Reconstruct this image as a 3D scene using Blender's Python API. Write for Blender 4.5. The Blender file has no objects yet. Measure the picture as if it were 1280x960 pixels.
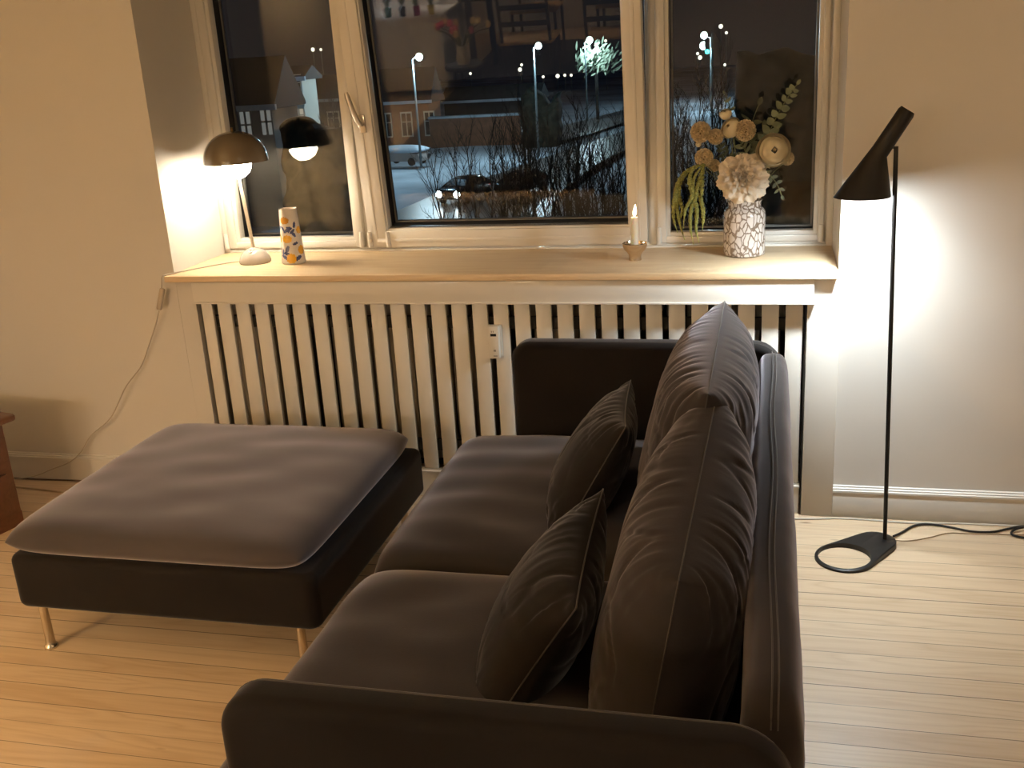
import bpy, bmesh, math, random
from mathutils import Vector, Matrix, Euler, noise
PI = math.pi
sc = bpy.context.scene
COL = sc.collection
R = math.radians

# ------------------------------------------------------------------ camera
CAM = Vector((0, -3.235, 1.52)); F = 1295.0
ROT = Euler((R(71.92), R(3.285), R(13.45)), 'XYZ').to_matrix()
cd = bpy.data.cameras.new('camera'); co = bpy.data.objects.new('camera', cd); COL.objects.link(co)
co.location = CAM; co.rotation_euler = (R(71.92), R(3.285), R(13.45))
cd.sensor_width = 36; cd.lens = 36 * F / 1280; cd.clip_start = .05; cd.clip_end = 900
sc.camera = co
def ray(x, y): return ROT @ Vector(((x - 640) / F, -(y - 480) / F, -1))
def atY(x, y, Y):
    r = ray(x, y); return CAM + r * ((Y - CAM.y) / r.y)
def atZ(x, y, Z):
    r = ray(x, y); return CAM + r * ((Z - CAM.z) / r.z)

# ------------------------------------------------------------------ materials
def nodes(name):
    m = bpy.data.materials.new(name); m.use_nodes = True
    nt = m.node_tree
    return m, nt, nt.nodes['Principled BSDF']
def lk(nt, a, b): nt.links.new(a, b)
def mat(name, col, rough=.5, metal=0, var=.06, vscale=8, bump=0, bscale=60, sheen=0, sheen_tint=None, coat=0, spec=None, sub=0, detail=3, sheen_rough=.35, stretch=(1,1,1)):
    """principled with a procedural colour variation and an optional bump"""
    m, nt, p = nodes(name)
    tc = nt.nodes.new('ShaderNodeTexCoord'); mp = nt.nodes.new('ShaderNodeMapping')
    mp.inputs['Scale'].default_value = stretch
    lk(nt, tc.outputs['Object'], mp.inputs['Vector'])
    n = nt.nodes.new('ShaderNodeTexNoise'); n.inputs['Scale'].default_value = vscale; n.inputs['Detail'].default_value = detail
    lk(nt, mp.outputs['Vector'], n.inputs['Vector'])
    cr = nt.nodes.new('ShaderNodeValToRGB')
    cr.color_ramp.elements[0].position = .3; cr.color_ramp.elements[1].position = .7
    cr.color_ramp.elements[0].color = tuple(max(0, c * (1 - var)) for c in col) + (1,)
    cr.color_ramp.elements[1].color = tuple(min(1, c * (1 + var)) for c in col) + (1,)
    lk(nt, n.outputs['Fac'], cr.inputs['Fac']); lk(nt, cr.outputs['Color'], p.inputs['Base Color'])
    p.inputs['Roughness'].default_value = rough; p.inputs['Metallic'].default_value = metal
    if spec is not None: p.inputs['Specular IOR Level'].default_value = spec
    if coat: p.inputs['Coat Weight'].default_value = coat; p.inputs['Coat Roughness'].default_value = .08
    if sheen:
        p.inputs['Sheen Weight'].default_value = sheen; p.inputs['Sheen Roughness'].default_value = sheen_rough
        if sheen_tint: p.inputs['Sheen Tint'].default_value = tuple(sheen_tint) + (1,)
    if bump:
        b = nt.nodes.new('ShaderNodeTexNoise'); b.inputs['Scale'].default_value = bscale; b.inputs['Detail'].default_value = 4
        lk(nt, mp.outputs['Vector'], b.inputs['Vector'])
        bm_ = nt.nodes.new('ShaderNodeBump'); bm_.inputs['Strength'].default_value = bump; bm_.inputs['Distance'].default_value = .01
        lk(nt, b.outputs['Fac'], bm_.inputs['Height']); lk(nt, bm_.outputs['Normal'], p.inputs['Normal'])
    return m
def emit(name, col, s):
    m, nt, p = nodes(name)
    p.inputs['Base Color'].default_value = (.8, .8, .8, 1)
    p.inputs['Emission Color'].default_value = tuple(col) + (1,); p.inputs['Emission Strength'].default_value = s
    return m
def glass_pane(name):
    m = bpy.data.materials.new(name); m.use_nodes = True; nt = m.node_tree
    nt.nodes.clear()
    o = nt.nodes.new('ShaderNodeOutputMaterial'); mx = nt.nodes.new('ShaderNodeMixShader')
    t = nt.nodes.new('ShaderNodeBsdfTransparent'); g = nt.nodes.new('ShaderNodeBsdfGlossy')
    t.inputs['Color'].default_value = (.93, .95, .94, 1)
    g.inputs['Roughness'].default_value = 0
    f = nt.nodes.new('ShaderNodeFresnel'); f.inputs['IOR'].default_value = 1.55
    lk(nt, f.outputs[0], mx.inputs[0]); lk(nt, t.outputs[0], mx.inputs[1]); lk(nt, g.outputs[0], mx.inputs[2]); lk(nt, mx.outputs[0], o.inputs[0])
    return m

def wood(name, c_lo, c_hi, c_dark, plank=None, rough=.4, grain=1.0, axis='X', knots=True, coat=0):
    """procedural pine: growth rings stretched along the board, knots, optional plank joints"""
    m, nt, p = nodes(name)
    N = nt.nodes.new
    tc = N('ShaderNodeTexCoord'); sep = N('ShaderNodeSeparateXYZ'); lk(nt, tc.outputs['Object'], sep.inputs[0])
    L, W = ('X', 'Y') if axis == 'X' else ('Y', 'X')
    def M(op, a, b=None, c=None):
        n = N('ShaderNodeMath'); n.operation = op
        for i, v in enumerate((a, b, c)):
            if v is None: continue
            if isinstance(v, (int, float)): n.inputs[i].default_value = v
            else: lk(nt, v, n.inputs[i])
        return n.outputs[0]
    xl = sep.outputs[L]; yw = sep.outputs[W]; zz = sep.outputs['Z']
    if plank:
        q = M('DIVIDE', yw, plank); idx = M('FLOOR', q); fr = M('FRACT', q)
        wn = N('ShaderNodeTexWhiteNoise'); wn.noise_dimensions = '1D'; lk(nt, idx, wn.inputs['W'])
        rnd = wn.outputs['Value']
        e = M('MINIMUM', fr, M('SUBTRACT', 1, fr))
        # joints of a varying openness, like an old floor
        jw = M('MULTIPLY_ADD', rnd, .018, .008)
        joint = M('LESS_THAN', e, jw)
        off = M('MULTIPLY', rnd, 37.0)
    else:
        rnd = None; off = M('MULTIPLY', 0.0, 1.0)
    cmb = N('ShaderNodeCombineXYZ')
    lk(nt, M('ADD', M('MULTIPLY', xl, .9 * grain), off), cmb.inputs[0]); lk(nt, M('ADD', M('MULTIPLY', yw, 9.0 * grain), off), cmb.inputs[1]); lk(nt, M('MULTIPLY', zz, 9.0 * grain), cmb.inputs[2])
    n1 = N('ShaderNodeTexNoise'); n1.inputs['Scale'].default_value = 1.1; n1.inputs['Detail'].default_value = 2.5; n1.inputs['Distortion'].default_value = .5
    lk(nt, cmb.outputs[0], n1.inputs['Vector'])
    rings = M('PINGPONG', M('MULTIPLY', n1.outputs['Fac'], 17.0), 1.0)
    rings = M('POWER', rings, 2.2)
    cmb2 = N('ShaderNodeCombineXYZ')
    lk(nt, M('ADD', M('MULTIPLY', xl, 6.0), off), cmb2.inputs[0]); lk(nt, M('MULTIPLY', yw, 160.0), cmb2.inputs[1]); lk(nt, M('MULTIPLY', zz, 160.0), cmb2.inputs[2])
    n2 = N('ShaderNodeTexNoise'); n2.inputs['Scale'].default_value = 1; n2.inputs['Detail'].default_value = 2
    lk(nt, cmb2.outputs[0], n2.inputs['Vector'])
    fac = M('ADD', M('MULTIPLY', rings, .32), M('MULTIPLY', n2.outputs['Fac'], .45))
    if plank: fac = M('ADD', fac, M('MULTIPLY', rnd, .22))
    cr = N('ShaderNodeValToRGB'); el = cr.color_ramp.elements
    el[0].position = .1; el[0].color = tuple(c_hi) + (1,); el[1].position = .95; el[1].color = tuple(c_lo) + (1,)
    lk(nt, fac, cr.inputs['Fac'])
    col = cr.outputs['Color']
    def mixc(f, a, b):
        x = N('ShaderNodeMix'); x.data_type = 'RGBA'
        lk(nt, f, x.inputs['Factor']); lk(nt, a, x.inputs['A'])
        if isinstance(b, tuple): x.inputs['B'].default_value = b + (1,)
        else: lk(nt, b, x.inputs['B'])
        return x.outputs['Result']
    if knots:
        v = N('ShaderNodeTexVoronoi'); v.inputs['Scale'].default_value = 1.0; v.inputs['Randomness'].default_value = 1
        c3 = N('ShaderNodeCombineXYZ'); lk(nt, M('ADD', M('MULTIPLY', xl, 3.0), off), c3.inputs[0]); lk(nt, M('MULTIPLY', yw, 11.0), c3.inputs[1]); lk(nt, M('MULTIPLY', zz, 2.0), c3.inputs[2])
        lk(nt, c3.outputs[0], v.inputs['Vector'])
        k = M('SUBTRACT', 1.0, M('MULTIPLY', v.outputs['Distance'], 12.0)); k = M('MAXIMUM', k, 0.0)
        sp = N('ShaderNodeSeparateColor'); lk(nt, v.outputs['Color'], sp.inputs[0])
        k = M('MULTIPLY', k, M('GREATER_THAN', sp.outputs[0], .35))
        col = mixc(M('MINIMUM', M('MULTIPLY', k, 1.6), 1.0), col, tuple(c_dark))
    if plank:
        col = mixc(M('MULTIPLY', joint, M('MULTIPLY_ADD', rnd, .5, .45)), col, tuple(c * .35 for c in c_dark))
    lk(nt, col, p.inputs['Base Color'])
    p.inputs['Roughness'].default_value = rough
    b = N('ShaderNodeBump'); b.inputs['Strength'].default_value = .12; b.inputs['Distance'].default_value = .004
    h = M('MULTIPLY', fac, -1.0)
    if plank: h = M('SUBTRACT', h, M('MULTIPLY', joint, 1.5))
    lk(nt, h, b.inputs['Height']); lk(nt, b.outputs['Normal'], p.inputs['Normal'])
    if coat: p.inputs['Coat Weight'].default_value = coat; p.inputs['Coat Roughness'].default_value = .25
    return m

M_wall = mat('wall_paint', (.74, .71, .66), .75, var=.015, vscale=2, bump=.03, bscale=90)
M_trim = mat('trim_paint', (.80, .77, .71), .38, var=.015, vscale=6, bump=.015, bscale=40, coat=.15)
M_frame = mat('window_paint', (.80, .77, .71), .3, var=.015, vscale=6, coat=.2)
M_ceil = mat('ceiling_paint', (.78, .76, .73), .85, var=.01)
M_floor = wood('floor_pine', (.60, .42, .25), (.80, .63, .44), (.28, .15, .07), plank=.0745, rough=.42, coat=.12)
M_sill = wood('sill_pine', (.68, .46, .25), (.88, .70, .46), (.17, .07, .025), rough=.4, coat=.1)
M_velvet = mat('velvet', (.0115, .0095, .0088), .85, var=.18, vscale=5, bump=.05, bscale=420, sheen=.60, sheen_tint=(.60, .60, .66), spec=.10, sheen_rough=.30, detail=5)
M_velvet_lit = mat('velvet_lit', (.028, .0235, .023), .85, var=.24, vscale=4, bump=.05, bscale=420, sheen=.85, sheen_tint=(.66, .62, .68), spec=.12, sheen_rough=.33, detail=5, stretch=(.5, 1.2, 1))  # same cloth, lamplight on seats and cushions put into a lighter colour
M_velvet_lamplit = mat('velvet_lamplit', (.062, .054, .056), .85, var=.20, vscale=4, bump=.05, bscale=420, sheen=.95, sheen_tint=(.80, .74, .80), spec=.12, sheen_rough=.40, detail=5, stretch=(.5, 1.2, 1))  # same cloth again, paler still to paint the lamplight on the ottoman top
M_piping = mat('piping', (.045, .038, .034), .8, sheen=.35)
M_chrome = mat('brushed_chrome', (.62, .55, .45), .22, 1, var=.05)
M_steel = mat('handle_steel', (.62, .58, .52), .28, 1, var=.04)
M_black = mat('black_lacquer', (.010, .009, .009), .42, var=.1, spec=.35)
M_blackin = mat('shade_inside', (.75, .73, .70), .6, var=.02)
M_taupe = mat('taupe_enamel', (.150, .115, .070), .22, var=.03, coat=.5)
M_base = mat('grey_beige_enamel', (.55, .50, .45), .2, var=.02, coat=.5)
M_white = mat('white_enamel', (.82, .80, .76), .3, var=.02)
M_stem = mat('lamp_stem_white', (.78, .68, .55), .35, var=.02)
M_ring = mat('switch_ring', (.95, .95, .93), .3, var=.01)
M_opal = emit('opal_bowl', (1.0, .84, .62), 95)
M_cord = mat('white_cord', (.50, .44, .36), .6, var=.05)
M_bcord = mat('black_cord', (.012, .011, .010), .5, var=.1)
M_gcord = mat('brown_cord', (.16, .10, .06), .6, var=.05)
M_cab = wood('dark_mahogany', (.10, .035, .014), (.17, .065, .028), (.03, .01, .005), rough=.32, knots=False, coat=.3)
M_brass = mat('aged_brass', (.25, .16, .07), .35, 1, var=.1)
M_dark = mat('recess_shade', (.02, .017, .013), .9, var=.1)  # near black, puts the shade behind the slats into the colour
M_rad = mat('radiator_enamel', (.42, .37, .29), .45, var=.03)
M_gasket = mat('black_gasket', (.006, .006, .006), .5, var=.1)
M_spacer = mat('aluminium_spacer', (.35, .34, .33), .4, .8, var=.05)
M_pane = glass_pane('pane_glass')
M_holder = mat('polished_nickel', (.72, .60, .46), .12, 1, var=.04)
M_plastic = mat('meter_plastic', (.80, .77, .70), .4, var=.01)
M_lcd = mat('display', (.02, .02, .02), .2, var=.05)
M_grey = mat('print_grey', (.30, .28, .25), .5, var=.05)
M_jug = mat('jug_glaze', (.84, .77, .68), .22, var=.03, coat=.5)
M_lemon = mat('lemon_glaze', (.88, .46, .035), .25, var=.18, vscale=40, coat=.5)
M_leafb = mat('blue_leaf_glaze', (.045, .06, .17), .25, var=.25, vscale=60, coat=.5)
M_ochre = mat('dark_lemon_glaze', (.62, .28, .02), .25, var=.1, vscale=40, coat=.5)

# ------------------------------------------------------------------ objects
def tag(o, label=None, cat=None, group=None, kind=None):
    if label: o['label'] = label
    if cat: o['category'] = cat
    if group: o['group'] = group
    if kind: o['kind'] = kind
    return o
def empty(name, loc=(0, 0, 0), rz=0, label=None, cat=None, group=None):
    o = bpy.data.objects.new(name, None); COL.objects.link(o); o.location = loc; o.rotation_euler = (0, 0, rz)
    o.empty_display_size = .1
    return tag(o, label, cat, group)
def build(name, bm, m, parent=None, smooth=True, angle=40):
    """links the bmesh as ONE mesh object"""
    bmesh.ops.recalc_face_normals(bm, faces=bm.faces)
    return build_raw(name, bm, m, parent, smooth, angle)
def build_raw(name, bm, m, parent=None, smooth=True, angle=40):
    me = bpy.data.meshes.new(name)
    bm.normal_update()
    if smooth:
        for f in bm.faces: f.smooth = True
        for e in bm.edges:
            if len(e.link_faces) == 2 and e.calc_face_angle(0) > R(angle): e.smooth = False
    bm.to_mesh(me); bm.free()
    for x in (m if isinstance(m, (list, tuple)) else [m]): me.materials.append(x)
    o = bpy.data.objects.new(name, me); COL.objects.link(o)
    if parent: o.parent = parent
    return o
def struct(name, bm, m, parent=None, **k):
    o = build(name, bm, m, parent, **k)
    if not parent: o['kind'] = 'structure'
    return o
def copy_tree(o, parent=None):
    c = o.copy(); COL.objects.link(c); c.parent = parent
    for ch in list(o.children): copy_tree(ch, c)
    return c
def B(): return bmesh.new()
def box(bm, x0, x1, y0, y1, z0, z1, bev=0, seg=2, mi=0, mtx=None):
    vs = [bm.verts.new(v) for v in [(x0,y0,z0),(x1,y0,z0),(x1,y1,z0),(x0,y1,z0),(x0,y0,z1),(x1,y0,z1),(x1,y1,z1),(x0,y1,z1)]]
    fs = [bm.faces.new([vs[i] for i in q]) for q in ((0,3,2,1),(4,5,6,7),(0,1,5,4),(1,2,6,5),(2,3,7,6),(3,0,4,7))]
    for f in fs: f.material_index = mi
    if mtx is not None: bmesh.ops.transform(bm, matrix=mtx, verts=vs)
    if bev:
        es = list({e for f in fs for e in f.edges})
        bmesh.ops.bevel(bm, geom=es, offset=bev, segments=seg, profile=.5, affect='EDGES', clamp_overlap=True)
    return vs
def lathe(bm, prof, c=(0, 0, 0), n=48, mi=0, mtx=None, close=False):
    rings = []; new = []
    for r, z in prof:
        if r < 1e-6:
            v = bm.verts.new((c[0], c[1], c[2] + z)); rings.append([v]); new.append(v)
        else:
            ring = [bm.verts.new((c[0] + r * math.cos(2*PI*i/n), c[1] + r * math.sin(2*PI*i/n), c[2] + z)) for i in range(n)]
            rings.append(ring); new += ring
    for a, b in zip(rings, rings[1:]):
        for i in range(n):
            j = (i + 1) % n
            q = [a[i % len(a)], a[j % len(a)], b[j % len(b)], b[i % len(b)]]
            q2 = []
            for v in q:
                if v not in q2: q2.append(v)
            if len(q2) > 2:
                try: bm.faces.new(q2).material_index = mi
                except ValueError: pass
    if mtx is not None: bmesh.ops.transform(bm, matrix=mtx, verts=new)
    return new
def tube(bm, pts, r, n=8, mi=0, caps=True):
    """round tube along a list of points; r a number or a list"""
    pts = [Vector(p) for p in pts]; rings = []
    up = Vector((0, 0, 1)); prev = None
    for i, p in enumerate(pts):
        t = (pts[min(i + 1, len(pts) - 1)] - pts[max(i - 1, 0)]).normalized()
        if prev is None:
            a = up if abs(t.dot(up)) < .95 else Vector((1, 0, 0))
            s = t.cross(a).normalized()
        else:
            s = (prev - t * prev.dot(t))
            s = s.normalized() if s.length > 1e-6 else t.orthogonal().normalized()
        prev = s; u = s.cross(t).normalized()
        rr = r[i] if isinstance(r, (list, tuple)) else r
        rings.append([bm.verts.new(p + (s * math.cos(2*PI*k/n) + u * math.sin(2*PI*k/n)) * rr) for k in range(n)])
    for a, b in zip(rings, rings[1:]):
        for k in range(n):
            bm.faces.new((a[k], a[(k+1) % n], b[(k+1) % n], b[k])).material_index = mi
    if caps:
        for q in (rings[0][::-1], rings[-1]):
            try: bm.faces.new(q).material_index = mi
            except ValueError: pass
def smooth_path(pts, k=6):
    """Catmull-Rom through the points"""
    P = [Vector(p) for p in pts]; P = [P[0] * 2 - P[1]] + P + [P[-1] * 2 - P[-2]]; out = []
    for i in range(1, len(P) - 2):
        a, b, c, d = P[i-1:i+3]
        for j in range(k):
            t = j / k
            out.append(.5 * ((2*b) + (c - a) * t + (2*a - 5*b + 4*c - d) * t*t + (3*b - a - 3*c + d) * t**3))
    out.append(P[-2]); return out
def prism(bm, poly, axis, a0, a1, bev=0, seg=3, mi=0):
    """extrudes a 2D outline; axis 'y' reads the outline as (x,z), 'x' as (y,z), 'z' as (x,y)"""
    def P(p, a): return {'y': (p[0], a, p[1]), 'x': (a, p[0], p[1]), 'z': (p[0], p[1], a)}[axis]
    A = [bm.verts.new(P(p, a0)) for p in poly]; Bv = [bm.verts.new(P(p, a1)) for p in poly]
    n = len(poly)
    f1 = bm.faces.new(A); f2 = bm.faces.new(Bv[::-1]); fs = [f1, f2]
    for i in range(n): fs.append(bm.faces.new((A[i], Bv[i], Bv[(i+1) % n], A[(i+1) % n])))
    for f in fs: f.material_index = mi
    if bev:
        bmesh.ops.bevel(bm, geom=list(set(f1.edges) | set(f2.edges)), offset=bev, segments=seg, profile=.5, affect='EDGES', clamp_overlap=True)
def rounded(x0, x1, z0, z1, rs, n=8):
    """outline with its own radius at bottom-left, bottom-right, top-right, top-left"""
    out = []
    for (cx, cz, r, a) in ((x0+rs[0], z0+rs[0], rs[0], PI), (x1-rs[1], z0+rs[1], rs[1], 1.5*PI), (x1-rs[2], z1-rs[2], rs[2], 0), (x0+rs[3], z1-rs[3], rs[3], .5*PI)):
        for i in range(n + 1):
            t = a + (PI / 2) * i / n
            out.append((cx + r * math.cos(t), cz + r * math.sin(t)))
    return out

# ================================================================== ROOM SHELL
XL, XR, YB, ZC = -3.35, 2.3, -7.2, 2.62          # left wall, right wall, back wall, ceiling
NL, NR = -2.052, .206                            # window niche
NZ, NT = .797, 2.28
bm = B(); box(bm, XL-.2, XR+.2, YB-.2, .52, -.12, 0); struct('floor', bm, M_floor, smooth=False)
bm = B(); box(bm, XL-.2, XR+.2, YB-.2, .52, ZC, ZC+.1); struct('ceiling', bm, M_ceil, smooth=False)
bm = B()
box(bm, XL, NL, 0, .52, 0, ZC)                   # left of the niche
box(bm, NR, XR, 0, .52, 0, ZC)
box(bm, NL, NR, 0, .52, NT, ZC)
box(bm, NL, -1.985, .001, .52, 0, NZ)            # below the sill, either side of the radiator recess
box(bm, .118, NR, .001, .52, 0, NZ)
box(bm, -1.985, .118, .30, .52, 0, NZ)           # back of the recess
struct('wall_window', bm, M_wall, smooth=False)
bm = B(); box(bm, XL-.2, XL, YB-.2, .52, 0, ZC); struct('wall_left', bm, M_wall, smooth=False)
bm = B(); box(bm, XR, XR+.2, YB-.2, .52, 0, ZC); struct('wall_right', bm, M_wall, smooth=False)
bm = B(); box(bm, XL, XR, YB-.2, YB, 0, ZC); struct('wall_back', bm, M_wall, smooth=False)
bm = B(); box(bm, -1.985, .118, .295, .2999, .0, NZ); struct('recess_shade_sheet', bm, M_dark, smooth=False)    # dark sheet standing in for the shade inside the recess
# pier board + baseboard of the right wall: one flat board with a white moulding on its top
bm = B()
box(bm, .118, .2155, -.014, .0005, 0, .7965, .002)
box(bm, .2155, XR, -.014, -.0002, 0, .088, .002)
struct('baseboard_right', bm, M_trim)
bm = B()
prism(bm, [(-.0002, .088), (-.0165, .088), (-.0165, .0945), (-.012, .0965), (-.012, .1005), (-.006, .103), (-.006, .107), (-.0002, .109)], 'x', .2155, XR)
struct('trim_2', bm, mat('moulding_white', (.88, .86, .82), .35, var=.01), smooth=False)
bm = B()
box(bm, XL, -2.06, -.014, -.0002, 0, .088, .002)
prism(bm, [(-.0002, .088), (-.0165, .088), (-.0165, .0945), (-.012, .0965), (-.012, .1005), (-.006, .103), (-.006, .107), (-.0002, .109)], 'x', XL, -2.06)
struct('baseboard_left', bm, M_trim, smooth=False)
for nm, x0, x1 in (('baseboard_west', XL, XL + .014), ('baseboard_east', XR - .014, XR)):
    bm = B(); box(bm, x0, x1, YB, -.02, 0, .1, .003); struct(nm, bm, M_trim)
bm = B(); box(bm, XL, XR, YB, YB + .014, 0, .1, .003); struct('baseboard_back', bm, M_trim)

# ------------------------------------------------------------------ window
WY = .40
PITCH = R(6.2)
def frame_rect(bm, x0, x1, z0, z1, w, y0, y1, bev=.003):
    box(bm, x0, x0+w[0], y0, y1, z0, z1, bev); box(bm, x1-w[1], x1, y0, y1, z0, z1, bev)
    box(bm, x0+w[0]-.001, x1-w[1]+.001, y0, y1, z0, z0+w[2], bev); box(bm, x0+w[0]-.001, x1-w[1]+.001, y0, y1, z1-w[3], z1, bev)
ZT = 2.26
# outer frame with posts
bm = B()
frame_rect(bm, NL, NR, .819, NT, (.040, .040, .016, .03), .385, .515)
frame_rect(bm, NL, NR, .819, NT, (.022, .022, .008, .02), .372, .388)
box(bm, -1.492, -1.443, .392, .515, .83, ZT, .003)
box(bm, -.415, -.365, .392, .515, .83, ZT, .003)
box(bm, -.405, -.375, .384, .395, .83, ZT, .002)
struct('trim_3', bm, M_frame)
def glazing(parent, x0, x1, z0, z1, y, mtx=None):
    def fin(o):
        if mtx is not None: o.matrix_local = mtx
        return o
    # thin dark rubber round the glass and the grey spacer between the two panes
    bm = B(); frame_rect(bm, x0-.010, x1+.010, z0-.010, z1+.010, (.0105,)*4, y-.054, y+.030, 0)
    fin(build('gasket', bm, M_gasket, parent, smooth=False))
    bm = B(); frame_rect(bm, x0+.004, x1-.004, z0+.004, z1-.004, (.007,)*4, y+.006, y+.018, 0)
    fin(build('spacer', bm, M_spacer, parent, smooth=False))
    for yy in (y + .004, y + .020):
        bm = B(); vs = [bm.verts.new(v) for v in ((x0, yy, z0), (x1, yy, z0), (x1, yy, z1), (x0, yy, z1))]
        bm.faces.new(vs)
        fin(build_raw('pane', bm, M_pane, parent, smooth=False))
def knuckle(parent, x, z, mtx=None):
    bm = B(); tube(bm, [(x, .366, z), (x, .366, z+.028), (x, .366, z+.056)], [.009, .009, .007], 12)
    o = build('hinge', bm, M_frame, parent)
    if mtx is not None: o.matrix_local = mtx
# left casement
def sash(bm, x0, x1, z0, z1, w, y0=.372, y1=.43):
    frame_rect(bm, x0, x1, z0, z1, w, y0, y1)
    w2 = tuple(v + .009 for v in w)
    frame_rect(bm, x0+.004, x1-.004, z0+.004, z1-.004, w2, y0+.012, y1-.006, .002)
bm = B(); sash(bm, -2.030, -1.474, .836, 2.25, (.032, .030, .024, .04)); w1 = struct('window_1', bm, M_frame)
glazing(w1, -1.989, -1.513, .868, 2.20, .458); knuckle(w1, -2.036, .838); knuckle(w1, -1.478, .838)
# right casement
bm = B(); sash(bm, -.378, .176, .836, 2.25, (.030, .020, .022, .04)); w3 = struct('window_3', bm, M_frame)
glazing(w3, -.339, .147, .866, 2.20, .458); knuckle(w3, -.372, .836); knuckle(w3, .168, .836)
# middle sash tilted inwards about its bottom edge
TM = Matrix.Translation((0, .40, .838)) @ Matrix.Rotation(PITCH, 4, 'X') @ Matrix.Translation((0, -.40, -.838))
bm = B(); frame_rect(bm, -1.449, -.413, .838, 2.24, (.074, .062, .062, .07), .368, .425)
frame_rect(bm, -1.444, -.418, .843, 2.235, (.074, .062, .0625, .07), .378, .420, .002)
frame_rect(bm, -1.425, -.437, .858, 2.22, (.012, .012, .012, .012), .3655, .372, .0015)
w2 = struct('window_2', bm, M_frame); w2.matrix_world = TM
glazing(w2, -1.371, -.480, .905, 2.165, .446)
bm = B(); box(bm, -1.421, -1.398, .361, .369, 1.262, 1.325, .002); tube(bm, [(-1.41, .369, 1.295), (-1.41, .343, 1.295)], .009, 14)
hd = build('handle', bm, M_steel, w2)
bm = B()
pts = smooth_path([(-1.405, .338, 1.290), (-1.413, .337, 1.305), (-1.425, .337, 1.335), (-1.436, .337, 1.375), (-1.444, .338, 1.408)], 5)
tube(bm, pts, [.0105, .011] + [.0095] * (len(pts) - 4) + [.008, .0065], 10)
build('lever', bm, M_steel, hd)
bm = B(); tube(bm, [(-1.437, .362, .86), (-1.437, .362, .872)], .005, 10); build('hinge', bm, M_steel, w2)
knuckle(w2, -1.444, .842); knuckle(w2, -1.372, .842)

# sill board: a plank of pine lying across the recess
bm = B()
pl = [(-2.066, -.046), (NR - .004, -.046), (NR - .004, -.001), (NR - .001, .002), (NR - .001, .384), (NL + .001, .384), (NL + .001, -.001), (-2.066, -.001)]
prism(bm, pl, 'z', .798, .820, .003, 2)
tag(build('window_sill_board', bm, M_sill), 'long knotty pine board forming the window sill above the radiator', 'sill')

# ------------------------------------------------------------------ radiator cover and radiator
rc = empty('radiator_cover', (-.93, 0, 0), 0, 'cream painted slatted radiator cover below the pine sill', 'radiator cover')
ox = .93
bm = B(); box(bm, -1.972+ox, .136+ox, -.034, .004, .722, .795, .002); box(bm, -1.972+ox, .142+ox, -.040, .004, .718, .7245, .0015)
build('top_rail', bm, M_trim, rc)
bm = B()
box(bm, -1.978+ox, .110+ox, .004, .022, .0, .092, .0015)
prism(bm, [(.022, .092), (-.002, .092), (-.002, .098), (.003, .1), (.003, .104), (.022, .106)], 'x', -1.978+ox, .112+ox)
build('plinth', bm, M_trim, rc, smooth=False)
bm = B(); pitch = .07255; x0 = -1.915
edges = [-1.968] + [x0 + pitch * i for i in range(29)]
for i in range(29):
    a = edges[i] + (.0105 if i else 0); b = edges[i+1] - .0105
    box(bm, a+ox, b+ox, .004, .020, .106, .722, .0015)
build('slat_panel', bm, M_trim, rc)
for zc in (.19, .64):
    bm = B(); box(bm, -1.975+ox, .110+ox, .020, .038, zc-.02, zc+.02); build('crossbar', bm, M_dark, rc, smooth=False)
# column radiator behind the slats
rad = empty('radiator', (-.93, .17, 0), 0, 'old column radiator hidden behind the slatted cover', 'radiator')
bm = B()
n = 30
for i in range(n):
    x = -.96 + 1.92 * i / (n - 1)
    for yy in (-.05, .05):
        box(bm, x-.011, x+.011, yy-.02, yy+.02, .12, .66, .008, 2)
    box(bm, x-.024, x+.024, -.07, .07, .63, .70, .015, 2); box(bm, x-.024, x+.024, -.07, .07, .10, .16, .015, 2)
build('columns', bm, M_rad, rad)
for x in (-.8, .8):
    bm = B(); box(bm, x-.012, x+.012, -.06, .06, 0, .12, .004); build('foot', bm, M_rad, rad)
# heat meter clipped on the slats
hm = empty('heat_meter', (-.886, 0, .527), 0, 'small white heat cost meter with display clipped to the radiator slats', 'meter')
bm = B(); box(bm, -.0175, .0175, -.024, .0035, 0, .111, .003); box(bm, -.0235, .0235, -.006, .0035, .002, .112, .0015)
build('case', bm, M_plastic, hm)
bm = B(); box(bm, -.010, .010, -.0248, -.0235, .078, .087, .0003); build('display', bm, M_lcd, hm)
for (a, b, c, d) in ((-.007,-.004,.091,.097),(-.001,.002,.091,.097),(-.002,.006,.025,.032),(-.001,.001,.037,.038),(-.003,.010,.008,.0115)):
    bm = B(); box(bm, a, b, -.0245, -.0237, c, d); build('printed_mark', bm, M_grey, hm, smooth=False)

# ================================================================== SOFA
def soft_slab(bm, rect, rs, axis, a0, a1, bev, seg=6, n=10):
    """rounded-rectangle slab whose two faces roll softly into the rim"""
    x0, x1, z0, z1 = rect; loops = []
    def ring(d, a):
        o = rounded(x0 + d, x1 - d, z0 + d, z1 - d, [max(.002, q - d) for q in rs], n)
        return [bm.verts.new((p[0], a, p[1]) if axis == 'y' else (p[0], p[1], a)) for p in o]
    for i in range(seg + 1):
        t = PI / 2 * i / seg; loops.append(ring(bev * (1 - math.sin(t)), a0 + bev * (1 - math.cos(t))))
    for i in range(seg + 1):
        t = PI / 2 * (1 - i / seg); loops.append(ring(bev * (1 - math.sin(t)), a1 - bev * (1 - math.cos(t))))
    m = len(loops[0])
    for a, b in zip(loops, loops[1:]):
        for k in range(m): bm.faces.new((a[k], a[(k+1) % m], b[(k+1) % m], b[k]))
    bm.faces.new(loops[0][::-1]); bm.faces.new(loops[-1])
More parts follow.
